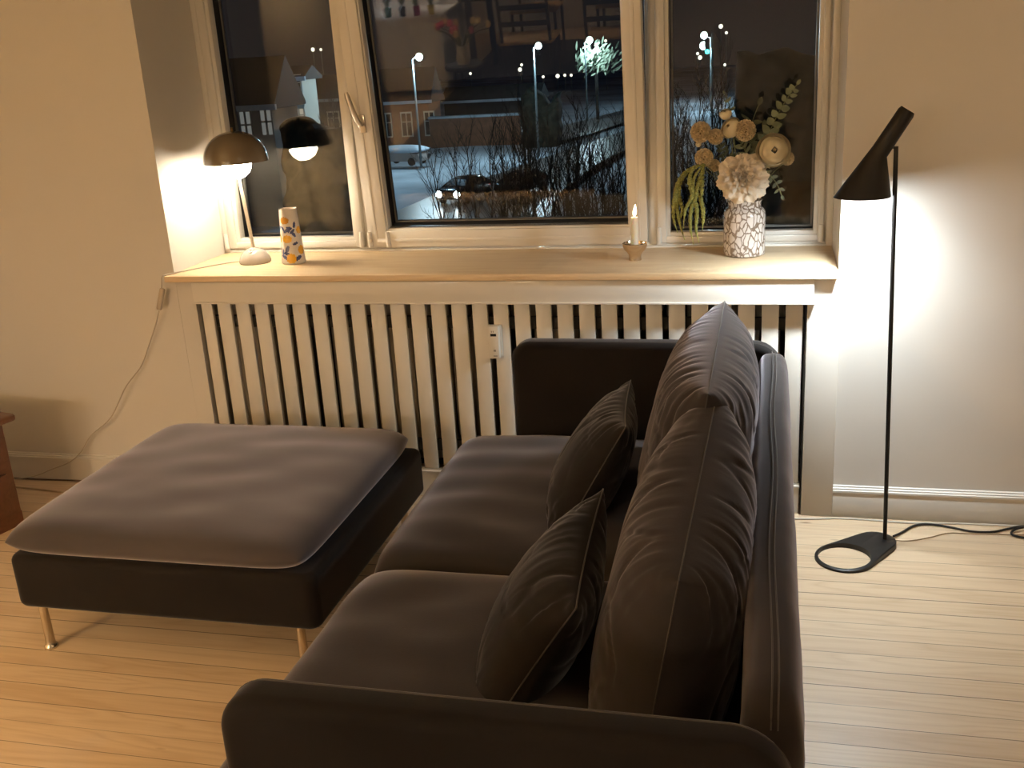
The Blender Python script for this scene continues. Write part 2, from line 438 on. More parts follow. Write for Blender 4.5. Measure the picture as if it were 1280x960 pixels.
def cushion_mesh(L, W, H, crown=.02, n=44, edge=.35, seed=1, wr=.002, pw=5.0):
    """flat upholstery cushion: superellipse plan, rounded rim, crowned top. Local x, y centred, z from 0"""
    bm = B(); g = {}
    def sgn(a): return -1 if a < 0 else 1
    for s in (0, 1):
        for i in range(n + 1):
            for j in range(n + 1):
                u = -1 + 2 * i / n; v = -1 + 2 * j / n
                uu = math.sin(u * PI / 2); vv = math.sin(v * PI / 2)
                rim = (1 - abs(uu) ** pw) ** .5 * (1 - abs(vv) ** pw) ** .5
                if s == 0 and (i in (0, n) or j in (0, n)):
                    g[(0, i, j)] = None; continue
                # rounded corners in plan
                x = uu * L / 2 * (1 - .03 * abs(vv) ** 8); y = vv * W / 2 * (1 - .03 * abs(uu) ** 8)
                mid = H * .42
                if s == 1:
                    z = mid + (H - mid) * rim + crown * (1 - uu*uu) * (1 - vv*vv)
                    z += wr * noise.noise(Vector((x * 5 + seed, y * 9, seed))) * rim * 2
                else: z = mid - mid * min(1, rim * 1.25)
                g[(s, i, j)] = bm.verts.new((x, y, z))
    for i in range(n + 1):
        for j in range(n + 1):
            if g[(0, i, j)] is None: g[(0, i, j)] = g[(1, i, j)]
    for s in (0, 1):
        for i in range(n):
            for j in range(n):
                q = [g[(s, i, j)], g[(s, i+1, j)], g[(s, i+1, j+1)], g[(s, i, j+1)]]
                if s == 0: q = q[::-1]
                try: bm.faces.new(q)
                except ValueError: pass
    return bm

sofa = empty('sofa', (-.38, -1.18, 0), 0, 'dark grey velvet two-seat sofa standing end-on to the window', 'sofa')
sx, sy = .38, 1.18
AT = .668; YN0, YN1, YF0, YF1 = -2.125, -2.05, -.315, -.24
def arm(y0, y1, nm='armrest'):
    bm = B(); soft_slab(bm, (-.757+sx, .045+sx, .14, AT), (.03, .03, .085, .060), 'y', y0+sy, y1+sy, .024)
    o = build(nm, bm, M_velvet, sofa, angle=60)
    return o
a1 = arm(YN0, YN1); a2 = arm(YF0, YF1)
for o, y in ((a1, YN1 - .020), (a2, YF0 + .020)):
    bm = B(); ol = rounded(-.757+sx, .045+sx, .14, AT-.0006, (.03, .03, .085, .060), 8)[18:36]
    tube(bm, [(x, y+sy, z) for x, z in ol], .0011, 6)
    build('seam', bm, M_piping, o)
# backrest: padded slab with softly bulging faces, and its double top seam
bm = B(); n = 60; m_ = 28
bx0, bx1, by0, by1 = -.027, .060, YN1 + .0, YF0 + .012
prof = []
for k in range(m_):
    a = 2 * PI * k / m_
    ca, sa = math.cos(a), math.sin(a)
    prof.append(((abs(ca) ** .55) * (1 if ca > 0 else -1), (abs(sa) ** .30) * (1 if sa > 0 else -1)))
rings = []
for i in range(n + 1):
    t = i / n; y = by0 + (by1 - by0) * t
    e = min(t, 1 - t) * (by1 - by0)
    rr = .09
    top = AT - .004 - (rr - math.sqrt(max(0, rr*rr - (rr - e) ** 2)) if e < rr else 0) * .85
    th = 1 - .55 * max(0, 1 - e / .045) ** 2
    wob = .004 * noise.noise(Vector((y * 3, 0, 3)))
    ring = []
    for (cx, cz) in prof:
        z = .15 + (top - .15) * (cz + 1) / 2
        bulge = .004 * math.sin(PI * (z - .15) / (top - .15))
        x = (bx0 + bx1) / 2 + cx * ((bx1 - bx0) / 2 * th + bulge) + wob
        x += .0018 * noise.noise(Vector((y * 14, z * 4, 9)))
        ring.append(bm.verts.new((x + sx, y + sy, z)))
    rings.append(ring)
for a, b in zip(rings, rings[1:]):
    for k in range(m_): bm.faces.new((a[k], a[(k+1) % m_], b[(k+1) % m_], b[k]))
bm.faces.new(rings[0][::-1]); bm.faces.new(rings[-1])
bk = build('backrest', bm, M_velvet_lit, sofa, angle=65)
for xo in (-.005, .004):
    bm = B(); pts = [(xo + .018 + sx + .003 * math.sin(y * 9), y + sy, AT + .0005 - (.06 * max(0, 1 - (min(y - by0, by1 - y)) / .085) ** 2.2)) for y in [by0 + .02 + (by1 - by0 - .04) * i / 50 for i in range(51)]]
    tube(bm, pts, .0013, 6); build('seam', bm, M_piping, bk)
bm = B(); box(bm, -.862+sx, .02+sx, YN1+.004+sy, YF0-.004+sy, .14, .272, .018, 3); build('seat_base', bm, M_velvet, sofa)
for (y0, y1, sd) in ((YN1 + .004, -1.182, 3), (-1.182, YF0 - .004, 8)):
    bm = cushion_mesh(.925, (y1 - y0) * 1.0, .134, .008, n=56, seed=sd, pw=14, wr=.004)
    o = build('seat_cushion', bm, M_velvet_lit, sofa, angle=75); o.location = (-.922 + .4625 + sx, (y0 + y1) / 2 + sy, .262)
def leg_mesh(h):
    bm = B(); lathe(bm, [(0, 0), (.019, 0), (.019, .006), (.0165, .009), (.0135, .014), (.0125, .03), (.0115, h), (0, h)], n=24); return bm
leg0 = None
for (x, y) in ((-.79, -1.98), (-.79, -1.18), (-.79, -.38), (0, -1.98), (0, -1.18), (0, -.38)):
    if leg0 is None: l = leg0 = build('leg', leg_mesh(.1405), M_chrome, sofa)
    else: l = leg0.copy(); COL.objects.link(l); l.parent = sofa
    l.location = (x + sx, y + sy, 0)

# ottoman
ott = empty('ottoman', (-1.54, -.70, 0), 0, 'large square dark grey velvet footstool on chrome legs in front of the sofa', 'ottoman')
bm = B(); soft_slab(bm, (-.445, .452, -.43, .455), (.035,)*4, 'z', .134, .292, .022)
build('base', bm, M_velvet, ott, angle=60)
bm = cushion_mesh(.888, .872, .088, .016, n=60, seed=5, pw=12, wr=.003)
o = build('cushion', bm, M_velvet_lamplit, ott, angle=75); o.location = (-.020, .012, .287)
for (x, y) in ((-.385, -.40), (.385, -.40), (-.385, .40), (.385, .40)):
    l = leg0.copy(); COL.objects.link(l); l.parent = ott; l.location = (x, y, 0)

# loose cushions
def pillow(name, Lx, Hy, T, mtx, label, cat='cushion', group=None, cx=.06, cy=.06, p=3.0, q=.5, wr=.005, seed=0, sag=.15, n=(150, 70), skew=0, mate=None, top_sag=0.0, freq=34, pu=None):
    pu = pu or p
    bm = B(); g = {}; NX, NY = n
    def pos(u, v, s):
        uu = math.sin(u * PI / 2); vv = math.sin(v * PI / 2)
        x = uu * Lx / 2 * (1 - cx * (1 - vv * vv)); y = vv * Hy / 2 * (1 - cy * (1 - uu * uu))
        y -= top_sag * (1 - (uu * uu)) * max(0, vv)
        x -= skew * max(0, uu) * vv
        t = T / 2 * max(0, 1 - abs(uu) ** pu) ** q * max(0, 1 - abs(vv) ** p) ** q
        t *= 1 - sag * vv
        # gathers running in from the seams
        ev = abs(vv) ** 1.5; eu = abs(uu) ** 3
        prof_ = min(1, t / (T * .16))
        def crease(nv, wd): return -max(0, wd - abs(nv)) / wd
        w = 0
        w += ev * (.75 * noise.noise(Vector((x * 34, vv * 1.6, seed + 5 * s))) + .45 * noise.noise(Vector((x * 70, vv * 2.2, seed + 15 * s))) + 1.0 * crease(noise.noise(Vector((x * 10, vv * 1.2 + x * 2, seed + 30 * s))), .09))
        w += eu * (.9 * noise.noise(Vector((uu * 1.5, y * 26, seed + 9 + 3 * s))) + .25 * crease(noise.noise(Vector((uu * 1.2, y * 9, seed + 40 * s))), .09))
        w += .55 * noise.noise(Vector((x * 9, y * 5, seed + 2 * s)))
        w += .5 * crease(noise.noise(Vector((x * 5 + y * 4, y * 8 - x * 2, seed + 20 + s * 4))), .06) * (1 - ev * .6)
        t += wr * w * prof_
        return Vector((x, y, t * s))
    for s in (1, -1):
        for i in range(NX + 1):
            for j in range(NY + 1):
                u, v = -1 + 2 * i / NX, -1 + 2 * j / NY
                if s == -1 and (i in (0, NX) or j in (0, NY)): g[(s, i, j)] = g[(1, i, j)]
                else: g[(s, i, j)] = bm.verts.new(pos(u, v, s) if not (i in (0, NX) or j in (0, NY)) else Vector((pos(u, v, s).x, pos(u, v, s).y, 0)))
    for s in (1, -1):
        for i in range(NX):
            for j in range(NY):
                qd = [g[(s, i, j)], g[(s, i+1, j)], g[(s, i+1, j+1)], g[(s, i, j+1)]]
                try: bm.faces.new(qd if s == 1 else qd[::-1])
                except ValueError: pass
    rim = [g[(1, i, 0)].co.copy() for i in range(NX)] + [g[(1, NX, j)].co.copy() for j in range(NY)] + [g[(1, i, NY)].co.copy() for i in range(NX, 0, -1)] + [g[(1, 0, j)].co.copy() for j in range(NY, -1, -1)]
    o = build(name, bm, mate or M_velvet_lit, None, angle=80); tag(o, label, cat, group)
    o.matrix_world = mtx
    bm = B(); tube(bm, rim, .0017, 6, caps=False); build('piping', bm, M_piping, o)
    return o
def pose(c, tilt, yaw=0, roll=0):
    """length along world y, height up, thickness across x; tilt leans the top towards +x"""
    base = Matrix(((0, 0, 1, 0), (-1, 0, 0, 0), (0, 1, 0, 0), (0, 0, 0, 1))).transposed().inverted()
    base = Matrix.Identity(4)
    base.col[0] = (0, -1, 0, 0); base.col[1] = (0, 0, 1, 0); base.col[2] = (-1, 0, 0, 0); base.col[3] = (0, 0, 0, 1)
    return Matrix.Translation(c) @ Matrix.Rotation(yaw, 4, 'Z') @ Matrix.Rotation(tilt, 4, 'Y') @ Matrix.Rotation(roll, 4, 'X') @ base
pillow('back_cushion', .90, .44, .255, pose((-.150, -.80, .603), R(9), R(0), R(-2)), 'plump dark grey back cushion nearest the window, light catching its creased top', seed=2.3, cx=.05, cy=.03, p=4.2, pu=3.2, wr=.0085, sag=.10)
pillow('back_cushion', .71, .43, .255, pose((-.150, -1.485, .553), R(10), R(-1), R(9)), 'plump dark grey back cushion nearest the camera, in front of the other tall one', seed=6.1, skew=.075, cx=.05, cy=.03, p=4.2, pu=3.4, wr=.0080, sag=.10)
pillow('throw_pillow', .48, .36, .165, pose((-.425, -.80, .497), R(30), R(3), R(-6)), 'small dark throw pillow on the far seat, leaning on the far back cushion', 'pillow', seed=11.7, cx=.07, cy=.08, p=2.6, wr=.007, sag=.1, n=(100, 60), mate=M_velvet)
pillow('throw_pillow', .46, .36, .175, pose((-.410, -1.50, .472), R(32), R(4), R(2)), 'small dark throw pillow on the near seat, behind the near armrest', 'pillow', seed=15.2, cx=.07, cy=.08, p=2.6, wr=.007, sag=.1, n=(100, 60), mate=M_velvet)

# ================================================================== FLOOR LAMP (black, tilted cone)
fl = empty('floor_lamp', (.362, -.192, 0), 0, 'tall black floor lamp with a tilted cone shade and ring-shaped foot', 'lamp')
def hull2(c1, r1, c2, r2, n=40):
    d = Vector(c2) - Vector(c1); L = d.length; a0 = math.atan2(d.y, d.x); b = math.acos((r1 - r2) / L)
    out = []
    for i in range(n + 1):
        t = a0 + b + (2 * PI - 2 * b) * i / n; out.append((c1[0] + r1 * math.cos(t), c1[1] + r1 * math.sin(t)))
    for i in range(n // 2 + 1):
        t = a0 - b + 2 * b * i / (n // 2); out.append((c2[0] + r2 * math.cos(t), c2[1] + r2 * math.sin(t)))
    return out
bm = B()
C1 = (.238 - .362, -.307 + .192); C2 = (.337 - .362, -.203 + .192)
H1 = (.237 - .362, -.307 + .192); HR = .076
outer = hull2(C1, .0865, C2, .058, 48)
N = 96
def resample(poly, c, N):
    """radial sampling of the outline about the hole centre"""
    out = []
    for k in range(N):
        a = 2 * PI * k / N; dx, dy = math.cos(a), math.sin(a); best = 0
        for i in range(len(poly)):
            x1, y1 = poly[i][0] - c[0], poly[i][1] - c[1]; x2, y2 = poly[(i+1) % len(poly)][0] - c[0], poly[(i+1) % len(poly)][1] - c[1]
            det = dx * (y1 - y2) - dy * (x1 - x2)
            if abs(det) < 1e-12: continue
            t = (x1 * (y1 - y2) - y1 * (x1 - x2)) / det; s = (dx * y1 - dy * x1) / det
            if t > best and -1e-6 <= s <= 1 + 1e-6: best = t
        out.append((c[0] + dx * best, c[1] + dy * best))
    return out
O = resample(outer, H1, N); loops = []
def zt(x, y): return .009 + .011 * max(0, min(1, ((x - C1[0]) * .69 + (y - C1[1]) * .72 + .06) / .2))
for (rad_, kind) in (('h', 0), ('h', 1), ('m', 1), ('o', 1), ('o', 0)):
    ring = []
    for k in range(N):
        a = 2 * PI * k / N; hx, hy = H1[0] + HR * math.cos(a), H1[1] + HR * math.sin(a); ox_, oy_ = O[k]
        if rad_ == 'h': x, y = hx, hy
        elif rad_ == 'o': x, y = ox_, oy_
        else:
            l = math.hypot(ox_ - hx, oy_ - hy); f = max(.5, 1 - .004 / max(l, .008)); x, y = hx + (ox_ - hx) * f, hy + (oy_ - hy) * f
        z = 0 if kind == 0 else zt(x, y) - (.0025 if rad_ == 'o' else 0)
        ring.append(bm.verts.new((x, y, z)))
    loops.append(ring)
loops.append(loops[0])
for a, b in zip(loops, loops[1:]):
    for k in range(N): bm.faces.new((a[k], a[(k+1) % N], b[(k+1) % N], b[k]))
build('base', bm, M_black, fl, angle=35)
bm = B(); tube(bm, [(0, 0, .012), (-.031, .002, 1.20)], .0062, 14); build('pole', bm, M_black, fl)
# shade: horizontal mouth lofted through the neck into a slanting tube
def section(c, r, ax, n=48):
    """circle of radius r about c, in the plane whose slope along x is given by ax (a unit vector in x-z)"""
    return [Vector((c[0] + r * math.cos(2*PI*k/n) * ax[0], c[1] + r * math.sin(2*PI*k/n), c[2] + r * math.cos(2*PI*k/n) * ax[1])) for k in range(n)]
def loft(bm, secs, cap0=False, cap1=False):
    rs = [[bm.verts.new(v) for v in s] for s in secs]; n = len(rs[0])
    for a, b in zip(rs, rs[1:]):
        for k in range(n): bm.faces.new((a[k], a[(k+1) % n], b[(k+1) % n], b[k]))
    if cap0: bm.faces.new(rs[0][::-1])
    if cap1: bm.faces.new(rs[-1])
    return rs
bx, bz = .362, 0
mc = Vector((.248 - bx, 0, 1.066)); mr = .0765
nl, nr = Vector((.270 - bx, 0, 1.203)), Vector((.3085 - bx, 0, 1.172))
tl, tr = Vector((.3345 - bx, 0, 1.306)), Vector((.3735 - bx, 0, 1.281))
secs = []
ml, mrt = mc - Vector((mr, 0, 0)), mc + Vector((mr, 0, 0))
for t in [0, .15, .3, .45, .6, .75, .9, 1]:
    a = ml.lerp(nl, t); b = mrt.lerp(nr, t); d_ = b - a
    ry = mr + (.0235 - mr) * t
    n_ = 48; c = (a + b) / 2
    secs.append([c + d_ / 2 * math.cos(2*PI*k/n_) + Vector((0, ry * math.sin(2*PI*k/n_), 0)) for k in range(n_)])
for t in [.5, .95, 1]:
    a = nl.lerp(tl, t); b = nr.lerp(tr, t); d_ = b - a; c = (a + b) / 2
    if t == 1: d_ = d_ * .86
    ry = .0235 if t < 1 else .0235 * .86
    off = (tl - nl).normalized() * (.003 if t == 1 else 0)
    secs.append([c + off + d_ / 2 * math.cos(2*PI*k/48) + Vector((0, ry * math.sin(2*PI*k/48), 0)) for k in range(48)])
bm = B(); loft(bm, secs, cap1=True); sh = build('shade', bm, M_black, fl, angle=28)
ins = []
for s in secs[:-3]:
    c = sum(s, Vector()) / 48; ins.append([c + (v - c) * .965 for v in s])
bm = B(); rs = loft(bm, ins, cap1=True); build('shade_lining', bm, M_blackin, sh, angle=28)
bm = B(); tube(bm, [(-.033, .0, 1.195), (-.050, 0, 1.205)], .004, 8); build('joint', bm, M_black, fl)
bm = B(); lathe(bm, [(0, -.03), (.012, -.028), (.021, -.018), (.024, -.004), (.019, .012), (.010, .026), (.010, .05), (0, .05)], n=20, mtx=Matrix.Translation((.262 - bx, 0, 1.112)) @ Matrix.Rotation(R(18), 4, 'Y'))
build('bulb', bm, emit('bulb_white', (1, .93, .82), 12), fl)

# ================================================================== TABLE LAMP (mushroom shade)
TX, TY, TZ = -1.828, .185, .820
tl_ = empty('table_lamp', (TX, TY, TZ), 0, 'lit mushroom table lamp with taupe domed shade on the pine sill', 'lamp')
bm = B(); lathe(bm, [(0, 0), (.055, 0), (.0575, .003), (.0575, .007), (.055, .018), (.048, .032), (.036, .044), (.020, .052), (.007, .0555), (0, .056)]); build('base', bm, M_base, tl_)
bm = B(); lathe(bm, [(.006, 0), (.0095, 0), (.0095, .0015), (.006, .0015), (.006, 0)], n=24, mtx=Matrix.Translation((.004, -.030, .0485)) @ Matrix.Rotation(R(38), 4, 'X'))
build('switch_button', bm, M_ring, tl_)
LX = -.022                                       # the stem leans a little to the left
bm = B(); tube(bm, [(0, 0, .05), (LX, 0, .330)], .0062, 16); build('stem', bm, M_stem, tl_)
RZ = .363; RS = .114
prof = []
for i in range(17):
    a = PI / 2 * i / 16; prof.append((RS * math.cos(a) ** .9, RZ + .107 * math.sin(a)))
inner = [(max(0, r - .0022), z - .0018) for r, z in prof[::-1]]; inner[-1] = (RS - .0022, RZ)
bm = B(); lathe(bm, prof[:-1] + [(0, RZ + .107)], (LX, 0, 0), 64); shd = build('shade', bm, M_taupe, tl_, angle=60)
bm = B(); lathe(bm, [(0, RZ + .105)] + inner[1:] + [(RS, RZ)], (LX, 0, 0), 64); build('shade_lining', bm, M_white, shd, angle=60)
bm = B(); lathe(bm, [(.0055, RZ+.1055), (.005, RZ+.111), (.0035, RZ+.113), (.0035, RZ+.1165), (.0045, RZ+.119), (0, RZ+.1215)], (LX, 0, 0), 16); build('finial', bm, M_brass, tl_)
bm = B(); lathe(bm, [(0, -.062), (.012, -.061), (.028, -.054), (.042, -.041), (.050, -.024), (.0535, -.006), (.0535, .006), (.049, .006), (.046, -.016), (.036, -.036), (.018, -.05), (0, -.053)], (LX, 0, RZ + .004), 40)
build('inner_bowl', bm, M_opal, tl_, angle=60)
for k in range(3):
    a = 2 * PI * k / 3 + .3; bm = B(); tube(bm, [(LX + .047 * math.cos(a), .047 * math.sin(a), RZ + .008), (LX + .09 * math.cos(a), .09 * math.sin(a), RZ + .055)], .002, 6); build('support_rod', bm, M_brass, tl_)

# ------------------------------------------------------------------ cords
def cord(name, pts, r, m, label, k=6, n=8, owner=None):
    bm = B(); tube(bm, smooth_path(pts, k), r, n)
    if owner:
        put_(bm, owner.location); return build(name, bm, m, owner)
    return tag(build(name, bm, m), label, 'cord')
def put_(bm, p): bmesh.ops.translate(bm, vec=-Vector(p), verts=bm.verts)
lc = cord('power_cord', [(-1.885, .20, .8225), (-1.93, .17, .8225), (-1.985, .10, .8225), (-2.03, .03, .8225), (-2.058, -.02, .823), (-2.068, -.050, .822), (-2.074, -.053, .795), (-2.086, -.04, .775)], .0022, M_cord, '', owner=tl_)
bm = B(); tube(bm, smooth_path([(-2.118, -.03, .69), (-2.145, -.022, .64), (-2.19, -.018, .56), (-2.235, -.022, .48), (-2.31, -.03, .40), (-2.37, -.032, .31), (-2.415, -.03, .26), (-2.50, -.028, .20), (-2.56, -.026, .13), (-2.62, -.03, .085), (-2.70, -.035, .055), (-2.80, -.04, .02), (-2.95, -.06, .004)], 6), .0022, 8); put_(bm, tl_.location)
build('lower_cord', bm, M_cord, lc)
bm = B(); box(bm, -.010, .010, -.008, .006, -.042, .042, .006, 3); sw = build('inline_switch', bm, mat('switch_plastic', (.55, .46, .36), .4, var=.02), lc)
sw.location = Vector((-2.101, -.032, .735)) - tl_.location; sw.rotation_euler = (0, R(20), 0)
cord('brown_cable', [(-2.95, .0-.026, .004), (-2.75, -.024, .004), (-2.54, -.020, .004), (-2.2, -.022, .004), (-2.03, -.03, .004)], .003, M_gcord, 'dark brown cable lying along the foot of the left baseboard')
cord('floor_cable', [(-2.95, -.10, .004), (-2.82, -.105, .004), (-2.70, -.116, .004), (-2.60, -.13, .004), (-2.50, -.14, .004), (-2.35, -.12, .004)], .0035, mat('cream_cable', (.55, .42, .27), .6), 'cream cable on the floorboards between drawer unit and ottoman')
cord('power_cord', [(.392, -.150, .008), (.42, -.115, .005), (.456, -.068, .005), (.49, -.047, .005), (.53, -.048, .005), (.575, -.062, .005), (.63, -.082, .005), (.69, -.078, .005), (.74, -.05, .005), (.79, -.028, .005), (.86, -.045, .005), (.84, -.085, .006), (.79, -.11, .006), (.748, -.100, .006), (.744, -.075, .006), (.775, -.052, .0115), (.83, -.04, .006), (.95, -.05, .005), (1.15, -.06, .005)], .0036, M_bcord, '', 8, owner=fl)
cord('white_cable', [(.03, -.05, .003), (.14, -.045, .003), (.23, -.030, .003), (.32, -.030, .003), (.45, -.038, .003), (.60, -.026, .003), (.80, -.024, .003), (1.1, -.024, .003)], .0032, mat('white_cable_skin', (.72, .66, .58), .5), 'thin white cable lying along the foot of the right baseboard')
cord('thin_line', [(.31, -.13, .003), (.385, -.165, .003), (.44, -.165, .003), (.50, -.135, .003), (.56, -.098, .003), (.63, -.095, .003), (.72, -.088, .003), (.9, -.08, .003)], .0016, mat('thin_tan', (.34, .23, .13), .6), 'hair-thin tan line on the floorboards right of the black lamp foot')  # thin tan tube laid along the boards

# ================================================================== LOW DRAWER UNIT at the left edge
cab = empty('drawer_unit', (-2.568, -.385, 0), R(-14), 'low dark mahogany drawer unit against the left wall', 'drawer unit')
# local: +x faces the room, -y runs towards the camera
W_, D_, H_ = .62, .46, .405
bm = B(); box(bm, -D_, 0, -W_, 0, .045, .385, .004); build('body', bm, M_cab, cab)
bm = B(); prism(bm, [(-D_-.02, .385), (.030, .385), (.036, .392), (.036, .403), (.028, .410), (-D_-.02, .410)], 'y', -W_-.03, .03, .003, 2); build('top', bm, M_cab, cab)
bm = B()
prism(bm, [(0, 0), (-.10, 0), (-.13, .035), (-.20, .045), (-W_+.20, .045), (-W_+.13, .035), (-W_+.10, 0), (-W_, 0), (-W_, .05), (0, .05)], 'x', -.02, .001, 0)
prism(bm, [(-D_, 0), (-D_+.08, 0), (-D_+.10, .04), (-.10, .04), (-.08, 0), (0, 0), (0, .05), (-D_, .05)], 'y', -.02, .0, 0)
prism(bm, [(-D_, 0), (-D_+.08, 0), (-D_+.10, .04), (-.10, .04), (-.08, 0), (0, 0), (0, .05), (-D_, .05)], 'y', -W_, -W_+.02, 0)
build('plinth', bm, M_cab, cab, smooth=False)
for z0, z1 in ((.070, .205), (.225, .370)):
    bm = B(); box(bm, 0, .014, -W_+.03, -.03, z0, z1, .004); dr = build('drawer', bm, M_cab, cab)
    for y in (-.14, -W_+.14):
        bm = B(); lathe(bm, [(0, 0), (.012, 0), (.008, .008), (.008, .012), (.015, .018), (.015, .024), (.008, .029), (0, .03)], n=20, mtx=Matrix.Translation((.014, y, (z0+z1)/2)) @ Matrix.Rotation(PI/2, 4, 'Y'))
        build('knob', bm, M_brass, dr)

# ================================================================== THINGS ON THE SILL
# carafe with painted lemons
JX, JY = -1.668, .172
jr = [(0, 0), (.040, 0), (.0428, .004)]
for i in range(61):
    t = i / 60; jr.append((.0430 - .0118 * t ** .9, .006 + .190 * t))
def jug_mi(a, z):
    """material at angle a (0 faces the camera) and height z"""
    x = a * .037
    lem = [(-.004, .157, .019, .013, 3), (.001, .092, .018, .0145, 1), (.010, .022, .016, .018, 1), (-.036, .092, .012, .015, 1), (-.052, .160, .016, .012, 1), (.055, .120, .016, .013, 1), (.05, .05, .015, .016, 1), (-.05, .03, .015, .014, 1)]
    for (cx, cz, w, h, mi) in lem:
        if ((x - cx) / w) ** 2 + ((z - cz) / h) ** 2 < 1 + .1 * math.sin(9 * math.atan2(z - cz, x - cx)): return mi if z < .165 else 3
    lv = [(.002, .122, .012, .0045, .5), (.013, .131, .011, .004, -.3), (.012, .124, .009, .0035, 1.2), (-.012, .128, .010, .003, -.9), (.027, .108, .010, .004, -1.0), (.023, .118, .011, .0035, .7), (.029, .075, .009, .0035, .3),
          (-.001, .056, .013, .0045, 1.2), (-.006, .041, .010, .004, -.1), (-.013, .028, .012, .0045, -.5), (-.019, .045, .012, .003, 1.5), (.031, .022, .013, .005, .5), (.034, .140, .010, .004, 1.3), (-.03, .132, .010, .004, .6), (-.036, .062, .011, .004, -.7)]
    for (cx, cz, w, h, an) in lv:
        w *= 1.15; h *= 1.35
        dx, dz = x - cx, z - cz; u = dx * math.cos(an) + dz * math.sin(an); v = -dx * math.sin(an) + dz * math.cos(an)
        if (u / w) ** 2 + (v / h) ** 2 < 1: return 2
    return 0
bm = B(); nn = 160
outerp = jr; innerp = [(.0285, .196), (.0275, .185), (.031, .1), (.038, .012), (0, .01)]
lathe(bm, outerp + innerp, n=nn)
for f in bm.faces:
    f.normal_update()
    c = f.calc_center_median(); r_ = math.hypot(c.x, c.y); a = math.atan2(c.x, -c.y)
    t_ = (c.z - .006) / .190
    if 0 < t_ < 1 and r_ > .0430 - .0118 * t_ ** .9 - .0012: f.material_index = jug_mi(a, c.z)
# pouring lip pulled out at the rim
for v in bm.verts:
    if v.co.z > .150:
        a = math.atan2(v.co.x, -v.co.y) + .05; k = math.exp(-(a / .45) ** 2) * ((v.co.z - .150) / .046) ** 1.6
        v.co.y -= .010 * k; v.co.z += .004 * k
jug = build('carafe', bm, [M_jug, M_lemon, M_leafb, M_ochre], None, angle=50)
jug.location = (JX, JY, .820)
tag(jug, 'white ceramic carafe painted with yellow lemons and blue leaves', 'carafe')

# candle in a small metal bowl
ch = empty('candle_holder', (-.432, .165, .820), 0, 'small polished metal candle bowl on the sill', 'candle holder')
bm = B(); lathe(bm, [(0, .004), (.018, .003), (.0205, 0), (.0215, 0), (.0215, .003), (.0200, .010), (.0215, .020), (.028, .028), (.036, .036), (.0405, .047), (.0415, .057), (.0400, .058), (.038, .048), (.033, .039), (.024, .033), (.016, .031), (0, .031)], n=48)
build('bowl', bm, M_holder, ch)
bm = B()
for k in range(4):
    a = k * PI / 2 + .5; box(bm, .012, .016, -.004, .004, .031, .048, .0008, 1, mtx=Matrix.Rotation(a, 4, 'Z'))
build('prongs', bm, M_holder, ch)
ca = empty('candle', (-.432, .165, .852), 0, 'short white lit candle standing in the metal bowl', 'candle')
bm = B(); lathe(bm, [(0, 0), (.0118, 0), (.0118, .050), (.0122, .100), (.0125, .108), (.0112, .1105), (.006, .107), (0, .106)], n=32)
wx, wnt, wp = nodes('candle_wax'); wp.inputs['Base Color'].default_value = (.86, .82, .70, 1); wp.inputs['Roughness'].default_value = .45
wp.inputs['Subsurface Weight'].default_value = .5; wp.inputs['Subsurface Radius'].default_value = (.02, .012, .006); wp.inputs['Subsurface Scale'].default_value = .6
nz = wnt.nodes.new('ShaderNodeTexNoise'); nz.inputs['Scale'].default_value = 60; bp = wnt.nodes.new('ShaderNodeBump'); bp.inputs['Strength'].default_value = .1; lk(wnt, nz.outputs['Fac'], bp.inputs['Height']); lk(wnt, bp.outputs['Normal'], wp.inputs['Normal'])
build('wax', bm, wx, ca)
bm = B(); tube(bm, [(0, 0, .105), (.0005, 0, .114), (.002, 0, .118)], .0011, 6); build('wick', bm, M_black, ca)
bm = B(); lathe(bm, [(0, 0), (.0035, .003), (.0058, .010), (.0060, .016), (.0045, .026), (.002, .036), (0, .041)], (0, 0, .112), 16)
for v in bm.verts: v.co.x += .10 * (v.co.z - .112)
build('flame', bm, emit('flame', (1, .72, .38), 14), ca)

# ------------------------------------------------------------------ vase and flowers
VX, VY = -.080, .235
vm, vnt, vp = nodes('speckled_glass')
tc = vnt.nodes.new('ShaderNodeTexCoord'); mp = vnt.nodes.new('ShaderNodeMapping'); lk(vnt, tc.outputs['Object'], mp.inputs['Vector'])
sepz = vnt.nodes.new('ShaderNodeSeparateXYZ'); lk(vnt, tc.outputs['Object'], sepz.inputs[0])
mp.inputs['Scale'].default_value = (1, 1, .55)
vo = vnt.nodes.new('ShaderNodeTexVoronoi'); vo.feature = 'DISTANCE_TO_EDGE'; vo.inputs['Scale'].default_value = 62
nzv = vnt.nodes.new('ShaderNodeTexNoise'); nzv.inputs['Scale'].default_value = 30
addv = vnt.nodes.new('ShaderNodeMix'); addv.data_type = 'RGBA'; addv.inputs['Factor'].default_value = .018
lk(vnt, mp.outputs[0], addv.inputs['A']); lk(vnt, nzv.outputs['Color'], addv.inputs['B']); lk(vnt, tc.outputs['Object'], nzv.inputs['Vector'])
lk(vnt, addv.outputs['Result'], vo.inputs['Vector'])
crv = vnt.nodes.new('ShaderNodeValToRGB'); crv.color_ramp.elements[0].position = .05; crv.color_ramp.elements[1].position = .12
crv.color_ramp.elements[0].color = (.19, .14, .105, 1); crv.color_ramp.elements[1].color = (.64, .59, .55, 1)
lk(vnt, vo.outputs['Distance'], crv.inputs['Fac']); lk(vnt, crv.outputs['Color'], vp.inputs['Base Color'])
vp.inputs['Roughness'].default_value = .12; vp.inputs['Coat Weight'].default_value = .6; vp.inputs['Coat Roughness'].default_value = .05
bm = B()
